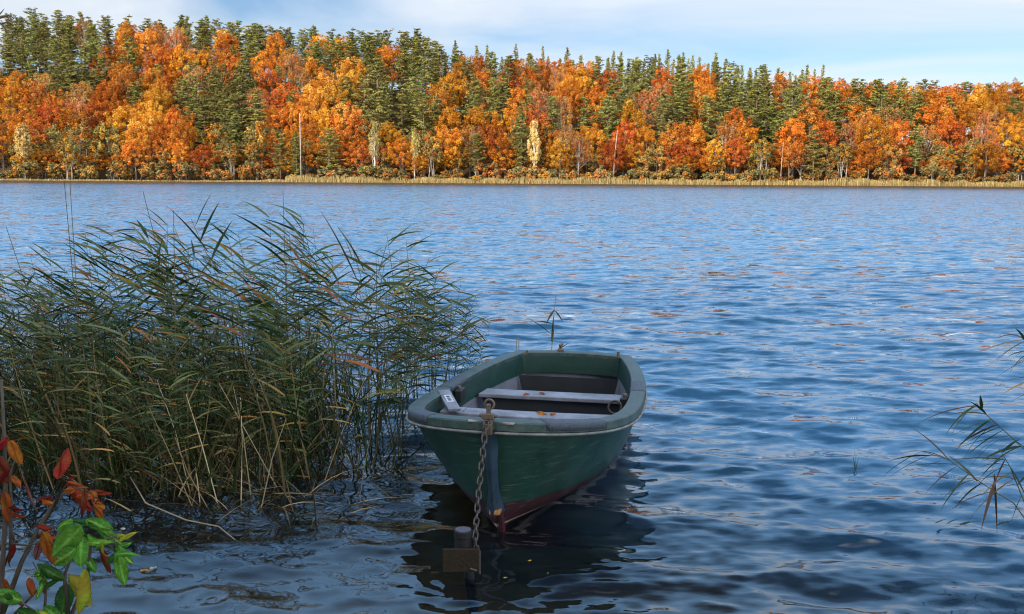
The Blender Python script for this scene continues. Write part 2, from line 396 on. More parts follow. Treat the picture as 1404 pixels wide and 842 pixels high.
def make_broadleaf(name, h, rad, base, pal, seed, dens=1.0, bark=M_BARK, clump=0.85, leaf=0.155, nclump=165, limbs=9, stems=1, up=1.25, top=0.0):
    """crown of leaf clumps on rising limbs; pal: list of colours"""
    g = np.random.default_rng(seed)
    root = empty(name)
    hc = (h - base) / 2; cz = base + hc
    C = rand_unit(nclump, g) * (g.uniform(0.35, 1.0, nclump) ** 0.6)[:, None]
    C[:, 2] = np.where(C[:, 2] < -0.6, -C[:, 2] * g.uniform(0.2, 1, nclump), C[:, 2])
    wob = 1 + 0.18 * np.sin(3 * np.arctan2(C[:, 1], C[:, 0]) + seed)
    prof = np.where(C[:, 2] < 0, 1 + 0.25 * C[:, 2], 1 - top * np.maximum(C[:, 2], 0))
    C = C * np.array([rad, rad, hc]) * np.stack([wob * prof, wob * prof, np.ones(nclump)], 1)
    C[:, 2] += cz
    Q = []; K = []
    pal = np.array(pal, float)
    for c in C:
        n = int(84 * dens * g.uniform(0.6, 1.4)); rc = clump * g.uniform(0.6, 1.35)
        d = rand_unit(n, g); d[:, 2] = np.where(g.uniform(size=n) < .4, np.abs(d[:, 2]), d[:, 2])
        P = c + d * rc * (g.uniform(0.35, 1.0, n) ** 0.7)[:, None] * np.array([0.85, 0.85, 1.15])
        outd = d + (c - np.array([0, 0, cz - hc * 0.3])) / (rad * 1.2) * 0.7
        outd /= np.linalg.norm(outd, axis=1, keepdims=True) + 1e-9
        Q.append(leaf_quads(P, outd, leaf, g))
        base_c = pal[g.integers(len(pal))]
        K.append(np.clip(base_c * g.uniform(0.75, 1.25, (n, 1)) * (1 + g.normal(0, 0.06, (n, 3))), 0.004, 0.85))
    finish_crown('crown', np.concatenate(Q), np.concatenate(K), M_LEAF, root)
    tb = MB()
    for sidx in range(stems):
        off = Vector((g.normal(0, 0.7), g.normal(0, 0.7), 0)) if stems > 1 else Vector((0, 0, 0))
        lean = Vector((g.normal(0, 0.35), g.normal(0, 0.35), 0)) * (2.2 if stems > 1 else 1)
        r0 = (0.012 * h + 0.03) / math.sqrt(stems)
        pts = [off + lean * q * q + Vector((g.normal(0, 0.06), g.normal(0, 0.06), h * 0.9 * q)) for q in (-0.03, 0.15, 0.35, 0.55, 0.75, 1.0)]
        tb.tube(pts, [r0 * 1.25, r0, r0 * 0.85, r0 * 0.65, r0 * 0.4, r0 * 0.12], 6)
        for i in range(limbs // stems + 1):
            tgt = Vector(C[g.integers(nclump)])
            z0 = g.uniform(max(base * 0.6, 0.2 * h), h * 0.65); q = z0 / (h * 0.9)
            st = off + lean * q * q + Vector((0, 0, z0)); tgt.z = max(tgt.z, z0 + 0.6)
            mid = st.lerp(tgt, 0.5) + Vector((0, 0, -0.05 * h * g.uniform(-.3, 1)))
            tb.tube([st, mid, tgt], [r0 * 0.38, r0 * 0.25, r0 * 0.08], 4)
    tb.build('trunk', bark, root)
    return root
def make_pine(name, h, rad, seed, pal, start=0.42, taper=0.65):
    g = np.random.default_rng(seed)
    root = empty(name); pal = np.array(pal)
    Q = []; K = []; tb = MB()
    lean = g.normal(0, 0.5, 2)
    def axis(z): q = z / h; return np.array([lean[0] * q * q, lean[1] * q * q, z])
    tb.tube([axis(h * q) for q in (-0.02, 0.2, 0.45, 0.7, 0.9, 0.99)], [0.24, 0.2, 0.17, 0.12, 0.06, 0.02], 6)
    z = h * start
    while z < h * 0.99:
        q = (z - h * start) / (h * (1 - start))
        nb = int(g.integers(4, 7)) if q < 0.85 else 3
        for i in range(nb):
            L = rad * 1.2 * min(1, 0.45 + 2.2 * q) * (1 - q) ** taper * g.uniform(0.35, 1.25) + 0.35
            th = g.uniform(0, 2 * math.pi); el = R(g.uniform(-6, 22) + 22 * q)
            d = np.array([math.cos(th) * math.cos(el), math.sin(th) * math.cos(el), math.sin(el)])
            s = axis(z); e = s + d * L
            tb.tube([s, s + d * L * 0.55 + np.array([0, 0, -0.06 * L]), e], [0.05, 0.035, 0.012], 3, cap=False)
            for k in range(4 if L > 1.2 else 3):
                c = s + d * L * (0.30 + 0.23 * k + g.uniform(-0.08, 0.08)) + g.normal(0, 0.16, 3)
                n = int(26 * g.uniform(0.7, 1.4)); rc = 0.62 * g.uniform(0.65, 1.3)
                dd = rand_unit(n, g); dd[:, 2] = np.abs(dd[:, 2])
                P = c + dd * rc * np.array([1.1, 1.1, 0.5]) * (g.uniform(0.3, 1, n))[:, None]
                o2 = dd * 0.7 + d * 0.5 + np.array([0, 0, 0.45]); o2 /= np.linalg.norm(o2, axis=1, keepdims=True)
                Q.append(leaf_quads(P, o2, 0.19, g, 0.6, 0.6))
                K.append(np.clip(pal[g.integers(len(pal))] * g.uniform(0.75, 1.3, (n, 1)), 0.003, 1))
        z += h * 0.038 * g.uniform(0.8, 1.3)
    finish_crown('crown', np.concatenate(Q), np.concatenate(K), M_NEEDLE, root)
    tb.build('trunk', M_PINEBARK, root)
    return root
def make_spruce(name, h, rad, seed, pal):
    g = np.random.default_rng(seed)
    root = empty(name); pal = np.array(pal); Q = []; K = []; tb = MB()
    tb.tube([(0, 0, h * q) for q in (-0.02, 0.4, 0.8, 1.0)], [0.2, 0.15, 0.07, 0.015], 5)
    z = h * 0.12
    while z < h * 0.985:
        q = z / h; nb = 7 if q < 0.8 else 5
        for i in range(nb):
            L = rad * (1 - q) ** 0.85 * g.uniform(0.75, 1.12) + 0.12
            th = g.uniform(0, 6.283); el = R(-18 + 45 * q * q)
            d = np.array([math.cos(th) * math.cos(el), math.sin(th) * math.cos(el), math.sin(el)])
            n = int(6 + 9 * L)
            tt = g.uniform(0.15, 1.0, n)
            P = np.array([0, 0, z]) + d * L * tt[:, None] + g.normal(0, 0.13, (n, 3)) * (0.5 + tt[:, None])
            o2 = d * 0.6 + np.array([0, 0, 0.6]) + rand_unit(n, g) * 0.5
            o2 /= np.linalg.norm(o2, axis=1, keepdims=True)
            Q.append(leaf_quads(P, o2, 0.22, g, 0.6)); K.append(np.clip(pal[g.integers(len(pal))] * g.uniform(0.75, 1.25, (n, 1)), 0.003, 1))
        z += h * 0.027 * g.uniform(0.8, 1.2)
    P = np.array([0, 0, h]) + g.normal(0, 0.05, (8, 3)) - np.array([0, 0, 1]) * g.uniform(0, 0.8, 8)[:, None]
    Q.append(leaf_quads(P, rand_unit(8, g), 0.14, g)); K.append(np.tile(pal[0], (8, 1)))
    finish_crown('crown', np.concatenate(Q), np.concatenate(K), M_NEEDLE, root)
    tb.build('trunk', M_BARK, root)
    return root

PAL = {
 'O': [(0.477, 0.155, 0.018), (0.424, 0.124, 0.015), (0.512, 0.200, 0.026), (0.336, 0.097, 0.016)],
 'Y': [(0.530, 0.248, 0.032), (0.477, 0.203, 0.026), (0.565, 0.301, 0.057), (0.389, 0.159, 0.026)]
 ,'G': [(0.370, 0.290, 0.097), (0.299, 0.238, 0.075), (0.422, 0.317, 0.106)],
 'R': [(0.317, 0.075, 0.018), (0.370, 0.101, 0.019), (0.246, 0.062, 0.018), (0.405, 0.128, 0.022)],
 'B': [(0.299, 0.150, 0.066), (0.370, 0.176, 0.070), (0.246, 0.123, 0.062), (0.387, 0.158, 0.044)],
 'A': [(0.211, 0.158, 0.053), (0.264, 0.176, 0.053), (0.158, 0.132, 0.048), (0.334, 0.202, 0.053)],
 'W': [(0.56, 0.38, 0.13), (0.60, 0.43, 0.17), (0.50, 0.32, 0.09)],
 'P': [(0.175, 0.160, 0.042), (0.135, 0.135, 0.037), (0.215, 0.188, 0.050), (0.10, 0.108, 0.034)],
 'S': [(0.200, 0.180, 0.058), (0.150, 0.150, 0.056), (0.25, 0.21, 0.066)],
 'H': [(0.20, 0.15, 0.055), (0.28, 0.17, 0.05), (0.36, 0.15, 0.035), (0.14, 0.12, 0.05)],
}
for k_, add in (('O', [('Y', 0), ('Y', 1), ('R', 3), ('O', 0)]), ('Y', [('O', 0), ('O', 2), ('O', 1)]), ('R', [('O', 0), ('O', 1), ('B', 3)]), ('B', [('O', 1), ('A', 3)]), ('A', [('O', 3), ('Y', 3)])):
    PAL[k_ + '+'] = PAL[k_] + [PAL[a_][i_] for a_, i_ in add]
PROTO = {}
def protos():
    for i in range(3):
        PROTO.setdefault('O', []).append((make_broadleaf('beech_tree', 21, 4.6 + .4 * i, 5.0, PAL['O+'], 20 + i, 1.0, limbs=10), 21))
        PROTO.setdefault('Y', []).append((make_broadleaf('beech_tree', 21, 4.4 + .4 * i, 4.5, PAL['Y+'], 30 + i, 1.0, limbs=10), 21))
        PROTO.setdefault('R', []).append((make_broadleaf('beech_tree', 20, 4.4 + .4 * i, 5.0, PAL['R+'], 40 + i, 0.9, limbs=12), 20))
        PROTO.setdefault('B', []).append((make_broadleaf('beech_tree', 20, 4.2 + .3 * i, 6.5, PAL['B+'], 50 + i, 0.45, bark=M_GREYBARK, limbs=26), 20))
        PROTO.setdefault('A', []).append((make_broadleaf('alder_tree', 14, 3.0 + .3 * i, 4.8, PAL['A+'], 60 + i, 0.75, bark=M_GREYBARK, clump=0.85, leaf=0.22, nclump=58, limbs=12, stems=3 + i), 14))
        PROTO.setdefault('H', []).append((make_broadleaf('shrub', 4.0, 2.2 + .3 * i, 0.3, PAL['H'], 70 + i, 0.6, clump=0.6, leaf=0.20, nclump=40, limbs=10, stems=4), 4.0))
    for i in range(2):
        PROTO.setdefault('W', []).append((make_broadleaf('birch_tree', 15, 2.0 + .2 * i, 3.2, PAL['W'], 80 + i, 0.8, bark=M_BIRCHBARK, clump=0.75, leaf=0.20, nclump=95, limbs=10, top=0.45), 15))
    PROTO['G'] = [(make_broadleaf('birch_tree', 14, 2.1, 4.5, PAL['G'], 88, 0.5, bark=M_BIRCHBARK, clump=0.7, leaf=0.18, nclump=70, limbs=12, top=0.4), 14)]
    for i in range(7):
        PROTO.setdefault('P', []).append((make_pine('pine_tree', 23, 3.3 + 0.25 * (i % 4), 90 + i, PAL['P'], 0.20 + 0.06 * (i % 3), (0.50, 0.35, 0.62, 0.28, 0.55, 0.42, 0.7)[i]), 23))
    for i in range(3):
        PROTO.setdefault('S', []).append((make_spruce('spruce_tree', 21, 3.0 + .3 * i, 100 + i, PAL['S']), 21))
protos()
USED = {}
PLACED = []          # (object, code, band, px)
def place(code, x, y, top_z, wide=1.0, band='', u=0.0):
    lst = PROTO[code]; i = int(rng.integers(len(lst)))
    src, h = lst[i]
    key = (code, i)
    o = copy_tree(src) if key in USED else src
    USED[key] = True
    z = float(ground_z(x, y)) - 0.1
    s = max(0.35, (top_z - z) / h)
    o.location = (x, y, z); o.rotation_euler = (0, 0, rng.uniform(0, 6.283))
    sw = s ** 0.5 * wide
    o.scale = (sw, sw, s)
    PLACED.append((o, code, band, u))
    return o

# what stands where on the far slope: one letter per tree, rows from the ridge down to the water
US = [17, 52, 88, 123, 158, 193, 228, 263, 298, 333, 368, 404, 439, 474, 509, 544, 579, 614, 650, 685, 720, 755, 790, 825, 860, 895, 930,
      965, 1000, 1035, 1070, 1106, 1141, 1176, 1211, 1246, 1281, 1316, 1351, 1386]
ROWS = [
 (40,  331, 'YPPYOOPPPPPPPYPPP.......................'),
 (65,  316, 'PPPPYYBPYPOPYPPPPPOPSOSSSSSSS...........'),
 (90,  302, 'PPPPRYOOOOOBPPPYPPOPOOYYPPSOPSSSO.......'),
 (115, 289, 'RBPPRYOYAPOBYYPPPORPRYYRPRPOPPYOOOYYYPYP'),
 (140, 277, 'ORRBOYYPPPYRYYPPPRPPRBOOPBPRPPPPPYPPOOYR'),
 (165, 266, 'RROOYYOPPPYOYYPPPOOORPYYYPPPOPPRPRYPOOBO'),
 (190, 258, 'ORAAAYOOAPAOOOAOAOORPABOYOROOOPORBOOBRBO'),
 (215, 253, 'AAAAAYOYAAPOOOBOAOYOAYBROARYRARYAYAOAARA'),
]
SKYLINE = ([0, 100, 200, 300, 400, 500, 580, 610, 650, 700, 850, 960, 1030, 1100, 1150, 1200, 1300, 1404],
           [14, 16, 26, 24, 36, 38, 42, 62, 66, 68, 76, 76, 86, 92, 98, 104, 110, 106])
def skyline(u): return float(np.interp(u, *SKYLINE))
BAND = {40: 'near the ridge', 65: 'high on the slope', 90: 'on the upper slope', 115: 'above the middle of the slope', 140: 'halfway up the slope',
        165: 'on the lower slope', 190: 'behind the front row', 215: "in the front row by the water"}
BAND2 = {53: 'close below the ridge', 78: 'between the upper trees', 103: 'among the crowns of the upper slope', 128: 'among the crowns of the middle slope', 152: 'among the crowns of the lower slope'}
HALF = {'P': 36, 'S': 33, 'O': 24, 'Y': 24, 'R': 23, 'B': 22, 'A': 20}   # crown centre to top, px
def roll_fix(u): return (u - 702) * math.tan(ROLL)
for ri, (v0, y0, codes) in enumerate(ROWS):
    for ci, c in enumerate(codes):
        if c == '.': continue
        if c in 'OY' and rng.uniform() < .28: c = 'RBRP'[int(rng.integers(4))]
        u = US[ci] + (9 if ri % 2 else -9) + rng.uniform(-8, 8)
        v = v0 + rng.uniform(-7, 7); y = y0 + rng.uniform(-3, 4)
        vt = max(v - HALF[c], skyline(u) + (2 if c in 'PS' else 8) + rng.uniform(0, 5))
        p = at_y(u, vt, y)
        place(c, p.x, y, p.z, rng.uniform(0.9, 1.15), BAND[v0], u)
# outside the frame on both sides the wood goes on for a little
for u in (-70, -35, 1425, 1462):
    for v0, y0 in ((65, 316), (115, 289), (165, 266), (215, 253)):
        if v0 < 100 and u > 700: continue
        p = at_y(u, v0 - 20, y0)
        place('POYRA'[int(rng.integers(5))], p.x, y0, p.z, 1.0, BAND[v0], u)
# between the rows: darker fill of pines and beeches
for v0, y0 in ((53, 322), (78, 309), (103, 295), (128, 283), (152, 271)):
    for u in np.arange(-10, 1420, 36.0 if v0 < 80 else 44.0):
        uu = u + rng.uniform(-14, 14)
        if v0 - 24 < skyline(uu) - 4: continue
        vt = v0 - 20 + rng.uniform(-6, 8); y = y0 + rng.uniform(-3, 3); p = at_y(uu, max(vt, skyline(uu) + 4), y)
        nearc = ROWS[min(range(8), key=lambda k: abs(ROWS[k][0] - v0))][2][int(np.clip(round((uu - 17) / 35.1), 0, 39))]
        c = nearc if nearc in 'PSOYRB' and rng.uniform() < .45 else 'P'
        place(c, p.x, y, p.z, rng.uniform(.8, 1.1), BAND2[v0], uu)
# the ridge: pine tops on the left, a comb of spruces in the middle
for u in np.arange(8, 590, 17.0):
    uu = u + rng.uniform(-5, 5); y = 336 + rng.uniform(-3, 6)
    p = at_y(uu, skyline(uu) + rng.uniform(-6, 14), y); place('P', p.x, y, p.z, rng.uniform(0.85, 1.1), 'on the ridge against the sky', uu)
for u in np.arange(600, 1140, 11.0):
    uu = u + rng.uniform(-4, 4); y = 336 + rng.uniform(-4, 8)
    p = at_y(uu, skyline(uu) + rng.uniform(-9, 14), y); place('S', p.x, y, p.z, rng.uniform(0.8, 1.1), 'on the ridge against the sky', uu)
for u in np.arange(1150, 1420, 19.0):
    uu = u + rng.uniform(-6, 6); y = 318 + rng.uniform(-4, 8)
    p = at_y(uu, skyline(uu) + rng.uniform(0, 10), y); place('PPOY'[int(rng.integers(4))], p.x, y, p.z, rng.uniform(0.7, 1.0), 'on the ridge against the sky', uu)
# pale birches standing out at the water
for u, vt, w, nth in ((30, 168, 1.05, 'pale yellow birch standing alone at the far left of the shore'), (513, 168, .7, 'slim pale birch with a thin white stem, left of centre on the far shore'),
                 (568, 182, .6, 'small greenish-white birch right of the slim white-stemmed birch'), (733, 166, .72, 'cream birch with a leaning white stem beside a tall olive pine'),
                 (1279, 218, .8, 'short lemon-yellow birch near the right end of the far shore')):
    p = at_y(u, vt, 251.0); o = place('W' if u in (30, 733) else 'G', p.x, 251.0, p.z, w, 'birch', u); o['label'] = nth
p = at_y(715, 143, 252.5); place('P', p.x, 252.5, p.z, 0.85, 'birch', 715)['label'] = 'tall olive pine at the shore just left of the cream birch'
# young trees under the front row
for u in np.arange(0, 1410, 21.0):
    uu = u + rng.uniform(-8, 8); y = 254 + rng.uniform(-1.5, 5)
    x = at_y(uu, 240, y).x; c = 'OARAOYAB'[int(rng.integers(8))]
    place(c, x, y, 0.45 + rng.uniform(6.0, 10.5), rng.uniform(1.0, 1.35), 'low under the front row', uu)
# shrubs along the water
for u in np.arange(4, 1404, 25.0):
    uu = u + rng.uniform(-9, 9); y = 251.6 + rng.uniform(-1.0, 1.6)
    x = at_y(uu, 240, y).x; place('H', x, y, 0.45 + (rng.uniform(2.0, 5.2) if y > 250 else rng.uniform(1.2, 2.6)), rng.uniform(0.9, 1.5), 'shrub', uu)
for c_, l_ in PROTO.items():
    for i_, (o_, h_) in enumerate(l_):
        if (c_, i_) not in USED:
            for q_ in list(o_.children): bpy.data.objects.remove(q_)
            bpy.data.objects.remove(o_)
# bare pale poles
def dead_trunk(u, vt, y, r, label, lean=0.0):
    top = at_y(u, vt, y); z0 = float(ground_z(top.x, y)); b = MB()
    hh = top.z - z0
    b.tube([(0, 0, -0.2), (lean * .3, 0, hh * .5), (lean, 0, hh)], [r, r * .85, r * .55], 6)
    o = b.build('dead_trunk', M_DEADWOOD, None, smooth=True); o.location = (top.x, y, z0)
    tag(o, label, 'dead tree', 'bare pale trunks at the far shore')
dead_trunk(411, 155, 250.5, .17, 'thick bare grey trunk without branches among orange beeches')
dead_trunk(1072, 195, 250.5, .11, 'thin bare trunk rising from the reeds right of centre', .4)
dead_trunk(842, 178, 250.5, .12, 'slim bare grey trunk leaning slightly in the centre right of the shore', .8)

NTH = ['', 'first', 'second', 'third', 'fourth', 'fifth', 'sixth', 'seventh', 'eighth', 'ninth', 'tenth', 'eleventh', 'twelfth', 'thirteenth', 'fourteenth',
       'fifteenth', 'sixteenth', 'seventeenth', 'eighteenth', 'nineteenth', 'twentieth']
def nth(i):
    if i <= 20: return NTH[i]
    t = {2: 'twenty', 3: 'thirty', 4: 'forty', 5: 'fifty', 6: 'sixty', 7: 'seventy'}[i // 10]
    return (t + '-' + NTH[i % 10]) if i % 10 else (t[:-1] + 'ieth')
DESC = {'O': ('orange beech', 'beech'), 'Y': ('golden-yellow beech', 'beech'), 'R': ('rust-red beech', 'beech'), 'B': ('thin brown half-bare beech', 'beech'),
        'A': ('olive-brown many-stemmed alder', 'alder'), 'P': ('dark green pine', 'pine'), 'S': ('pointed green spruce', 'spruce'), 'W': ('pale birch', 'birch'), 'G': ('pale birch', 'birch'), 'H': ('low bush', 'shrub')}
from collections import Counter
print('COUNT', Counter(c for _, c, _, _ in PLACED))
groups = {}
for o, c, band, u in PLACED: groups.setdefault((c, band), []).append((u, o))
for (c, band), lst in groups.items():
    lst.sort(key=lambda t: t[0])
    for i, (u, o) in enumerate(lst):
        d, cat = DESC[c]
        if band == 'birch':
            tag(o, None, cat + ' tree', 'pale trees at the edge of the far shore'); continue
        if band == 'shrub':
            lab = f"low brown bush behind the far reed strip, {nth(i + 1)} bush from the left"
        else:
            lab = f"{d} {band}, {nth(i + 1)} such from the left" if len(lst) > 1 else f"{d} {band}, the only such one there"
        tag(o, lab, cat if c == 'H' else cat + ' tree', {'P': 'pines of the far wood', 'S': 'spruces of the far wood', 'A': 'alders of the far wood', 'H': 'bushes along the far shore'}.get(c, 'autumn beeches of the far wood'))

# straw-coloured reed strip in front of the wood
def far_reeds():
    g = np.random.default_rng(8); n = 34000
    x = g.uniform(-185, 185, n); y = SHORE + g.uniform(0.7, 4.0, n)
    keep = g.uniform(size=n) < (0.55 + 0.45 * np.sin(x * 0.13) * np.sin(x * 0.041 + 1))
    keep |= (x > -60)
    x, y = x[keep], y[keep]; n = len(x)
    h = np.where(x > -60, 1.35, 1) * g.uniform(0.5, 1.25, n) * (0.9 + 0.10 * np.sin(x * 0.09) + 0.08 * np.sin(x * 0.31 + 1) + 0.12 * np.sin(x * 0.83)) * np.where(x < -55, .45, 1); w = g.uniform(0.02, 0.05, n)
    z = np.full(n, 0.4)
    lx = g.normal(0, 0.16, n); ly = g.normal(0, 0.1, n); a = g.uniform(-1, 1, n)
    q = np.stack([np.stack([x - w, y - a * w, z], 1), np.stack([x + w, y + a * w, z], 1),
                  np.stack([x + lx + w * .6, y + ly + a * w, z + h], 1), np.stack([x + lx - w * .6, y + ly - a * w, z + h], 1)], 1)
    pal = np.array([(0.34, 0.245, 0.095), (0.27, 0.20, 0.075), (0.22, 0.175, 0.07), (0.38, 0.28, 0.12)])
    o = finish_crown('shore_reeds', q, pal[g.integers(4, size=n)] * g.uniform(.7, 1.2, (n, 1)), M_STRAW, None)
    tag(o, 'low straw-yellow reed strip along the foot of the far wood', 'reeds', kind='stuff')
far_reeds()

# ------------------------------------------------------------------ the near bank's trees (their shade lies over boat and reeds)
def shade_trees():
    spots = [(-30, -16), (-24, -20), (-19, -14), (-13, -18), (-8, -14), (-3, -19), (3, -17), (-27, -26), (-18, -25), (-10, -26), (-36, -22)]
    proto = None
    for i, (x, y) in enumerate(spots):
        if proto is None:
            proto = make_broadleaf('oak_tree', 15, 4.6, 2.2, [(0.10, 0.09, 0.03), (0.16, 0.10, 0.03)], 7, 1.25, clump=1.4, leaf=0.36, nclump=110, limbs=12); o = proto
        else: o = copy_tree(proto)
        o.location = (x, y, 0.5); o.rotation_euler = (0, 0, i * 1.7); s = 1.3 + 0.12 * (i % 4); o.scale = (s, s, s)
        tag(o, 'dense oak on the near bank behind the camera, shading the boat', 'oak tree', 'oaks of the near bank')
shade_trees()
def bare_tree():
    o = empty('bare_tree', (-3.3, 3.6, 0.0)); b = MB()
    b.tube([(0, 0, -.6), (.05, 0, 1.2), (-.05, .1, 2.4), (.1, .1, 3.6)], [.09, .075, .055, .02], 8)
    b.build('trunk', M_BARK, o, smooth=True)
    P = lambda u, v: at_y(u, v, 3.9) - Vector((-3.3, 3.6, 0))
    b = MB()
    b.tube([(-.03, .08, 2.2), P(-60, 45), P(-20, 26), P(0, 24), P(12, 21), P(19, 25)], [.02, .012, .008, .006, .004, .002], 5)
    b.tube([P(-14, 26), P(2, 33), P(11, 30), P(16, 33)], [.005, .004, .003, .0015], 4)
    b.tube([P(2, 33), P(9, 41), P(14, 45)], [.003, .002, .001], 4)
    b.tube([P(-8, 27), P(2, 17), P(6, 12)], [.004, .003, .001], 4)
    b.build('branch', M_BARK, o)
    tag(o, 'bare tree whose dark twigs reach in at the upper left corner', 'tree')
bare_tree()

# ------------------------------------------------------------------ the boat
M_CHAIN = principled('galvanised_chain', (.012, .010, .009), .5, .5, noise=(50, .6, (.085, .072, .062)), metal=.4)
def boat():
    bow = Vector((-0.12, 5.45, 0)); root = empty('rowing_boat', bow, -R(11.6))
    tag(root, 'green rowing boat with blunt bow and grey seats moored on a chain to a post', 'boat')
    L = 3.16
    M_GREEN, t, o = mat_new('green_hull_paint')
    b = N(t, 'ShaderNodeBsdfPrincipled'); t.links.new(b.outputs[0], o.inputs[0]); b.inputs['Specular IOR Level'].default_value = 0.45
    tcn = N(t, 'ShaderNodeTexCoord'); sx = N(t, 'ShaderNodeSeparateXYZ'); t.links.new(tcn.outputs['Object'], sx.inputs[0])
    n1 = N(t, 'ShaderNodeTexNoise'); n1.inputs['Scale'].default_value = 5; n1.inputs['Detail'].default_value = 8; n1.inputs['Roughness'].default_value = .7
    t.links.new(tcn.outputs['Object'], n1.inputs['Vector'])
    r1 = N(t, 'ShaderNodeValToRGB'); r1.color_ramp.elements[0].position = .3; r1.color_ramp.elements[1].position = .75
    r1.color_ramp.elements[0].color = (.004, .026, .020, 1); r1.color_ramp.elements[1].color = (.014, .060, .046, 1)
    t.links.new(n1.outputs[0], r1.inputs[0])
    r2 = N(t, 'ShaderNodeValToRGB'); r2.color_ramp.elements[0].position = .3; r2.color_ramp.elements[1].position = .8
    r2.color_ramp.elements[0].color = (.020, .007, .011, 1); r2.color_ramp.elements[1].color = (.052, .017, .022, 1)
    t.links.new(n1.outputs[0], r2.inputs[0])
    edge = mth(t, 'ADD', sx.outputs[2], mth(t, 'MULTIPLY', mth(t, 'SUBTRACT', n1.outputs[0], .5), .03))
    # boot top sits higher at the bow
    lim = mth(t, 'MAXIMUM', mth(t, 'SUBTRACT', .185, mth(t, 'MULTIPLY', sx.outputs[1], .06)), .10)
    fac = mth(t, 'GREATER_THAN', edge, lim)
    mx = N(t, 'ShaderNodeMix', data_type='RGBA'); t.links.new(fac, mx.inputs[0]); t.links.new(r2.outputs[0], mx.inputs[6]); t.links.new(r1.outputs[0], mx.inputs[7])
    # pale scum line just above the water
    sc = mth(t, 'MULTIPLY', mth(t, 'LESS_THAN', edge, .034), mth(t, 'GREATER_THAN', edge, .012))
    m2 = N(t, 'ShaderNodeMix', data_type='RGBA'); t.links.new(mth(t, 'MULTIPLY', sc, .6), m2.inputs[0]); t.links.new(mx.outputs[2], m2.inputs[6]); m2.inputs[7].default_value = (.55, .52, .48, 1)
    mp2 = N(t, 'ShaderNodeMapping'); mp2.inputs['Scale'].default_value = (3, 3, 34); t.links.new(tcn.outputs['Object'], mp2.inputs[0])
    n3 = N(t, 'ShaderNodeTexNoise'); n3.inputs['Scale'].default_value = 2.2; n3.inputs['Detail'].default_value = 9; n3.inputs['Roughness'].default_value = .75; t.links.new(mp2.outputs[0], n3.inputs['Vector'])
    c3 = N(t, 'ShaderNodeMapRange'); c3.inputs[1].default_value = .55; c3.inputs[2].default_value = .66; c3.inputs[4].default_value = .55; t.links.new(n3.outputs[0], c3.inputs[0])
    m3 = N(t, 'ShaderNodeMix', data_type='RGBA'); t.links.new(c3.outputs[0], m3.inputs[0]); t.links.new(m2.outputs[2], m3.inputs[6]); m3.inputs[7].default_value = (.10, .15, .135, 1)
    t.links.new(m3.outputs[2], b.inputs['Base Color'])
    rg = N(t, 'ShaderNodeMapRange'); rg.inputs[3].default_value = .25; rg.inputs[4].default_value = .55; t.links.new(n1.outputs[0], rg.inputs[0]); t.links.new(rg.outputs[0], b.inputs['Roughness'])
    bp = N(t, 'ShaderNodeBump'); bp.inputs['Strength'].default_value = .25; bp.inputs['Distance'].default_value = .01; t.links.new(n1.outputs[0], bp.inputs['Height']); t.links.new(bp.outputs[0], b.inputs['Normal'])
    M_RIM = principled('green_gunwale', (.005, .024, .020), .48, .35, noise=(9, .45, (.06, .088, .083)), bump=(40, .25))
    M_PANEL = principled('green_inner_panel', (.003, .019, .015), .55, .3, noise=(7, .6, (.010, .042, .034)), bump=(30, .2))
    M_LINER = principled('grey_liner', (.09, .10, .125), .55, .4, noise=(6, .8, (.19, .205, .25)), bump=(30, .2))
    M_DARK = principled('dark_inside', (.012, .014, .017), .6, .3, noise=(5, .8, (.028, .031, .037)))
    M_SEAT = principled('seat_grey', (.07, .07, .075), .5, .35, noise=(6, .4, (.23, .245, .30)), bump=(60, .2))
    M_RAIL = principled('pale_rub_rail', (.22, .22, .205), .55, .3, noise=(14, .6, (.05, .06, .06)))
    M_PAD = principled('dark_grip_pad', (.018, .026, .036), .6, .5, noise=(60, .5, (.07, .09, .12)), bump=(160, .9))
    M_STEM = principled('dark_blue_stem', (.006, .012, .020), .3, .6, noise=(7, .6, (.025, .06, .10)))
    M_RUST = principled('rusty_steel', (.035, .028, .025), .6, .5, noise=(40, .7, (.20, .15, .11)), metal=.4)
    M_STRAP = principled('worn_strap', (.38, .33, .27), .55, .4, noise=(50, .6, (.12, .10, .08)))
    M_COPPER = principled('copper_bracket', (.50, .24, .09), .4, .5, noise=(40, .6, (.30, .13, .05)), metal=.3)
    M_BLACK = principled('black_rubber', (.010, .011, .012), .55, .4)
    M_PLATE = principled('white_plate', (.40, .43, .48), .4, .5)

    def wr(s):
        if s < 1.3: return .715 * max(0, (1 - (1 - s / 1.3) ** 2.4)) ** .446
        return .715 - .235 * ((s - 1.3) / 1.86) ** 2.2
    def zr(s): return .50 + .155 * max(0, 1 - s / 1.7) ** 2
    def wl(k): return .60 * (1 - math.exp(-((k * L) / 1.05) ** 1.3)) * (1 - .22 * k ** 3)
    NK = 60; ks = [(i / (NK - 1)) ** 2.0 for i in range(NK)]
    def station(k):
        rows = []
        so = lambda z: .20 * (1 - z / .6) if z >= 0 else .20 + 1.6 * (-z)
        zR = zr(k * L); wR = wr(k * L); wL = min(wl(k), wR * .97)
        for j in range(6):
            th = j / 6 * math.pi / 2
            rows.append((wL * math.sin(th), -.22 * math.cos(th) * (1 - .3 * k)))
        for j in range(11):
            q = j / 10
            rows.append((wL + (wR - wL) * q ** .62, zR * q))
        pts = []
        for w, z in rows:
            s0 = so(min(z, .6)); s = s0 + k * (L - s0)
            pts.append((w, s, z))
        return pts
    V = []; Fc = []
    st = [station(k) for k in ks]; nrow = len(st[0])
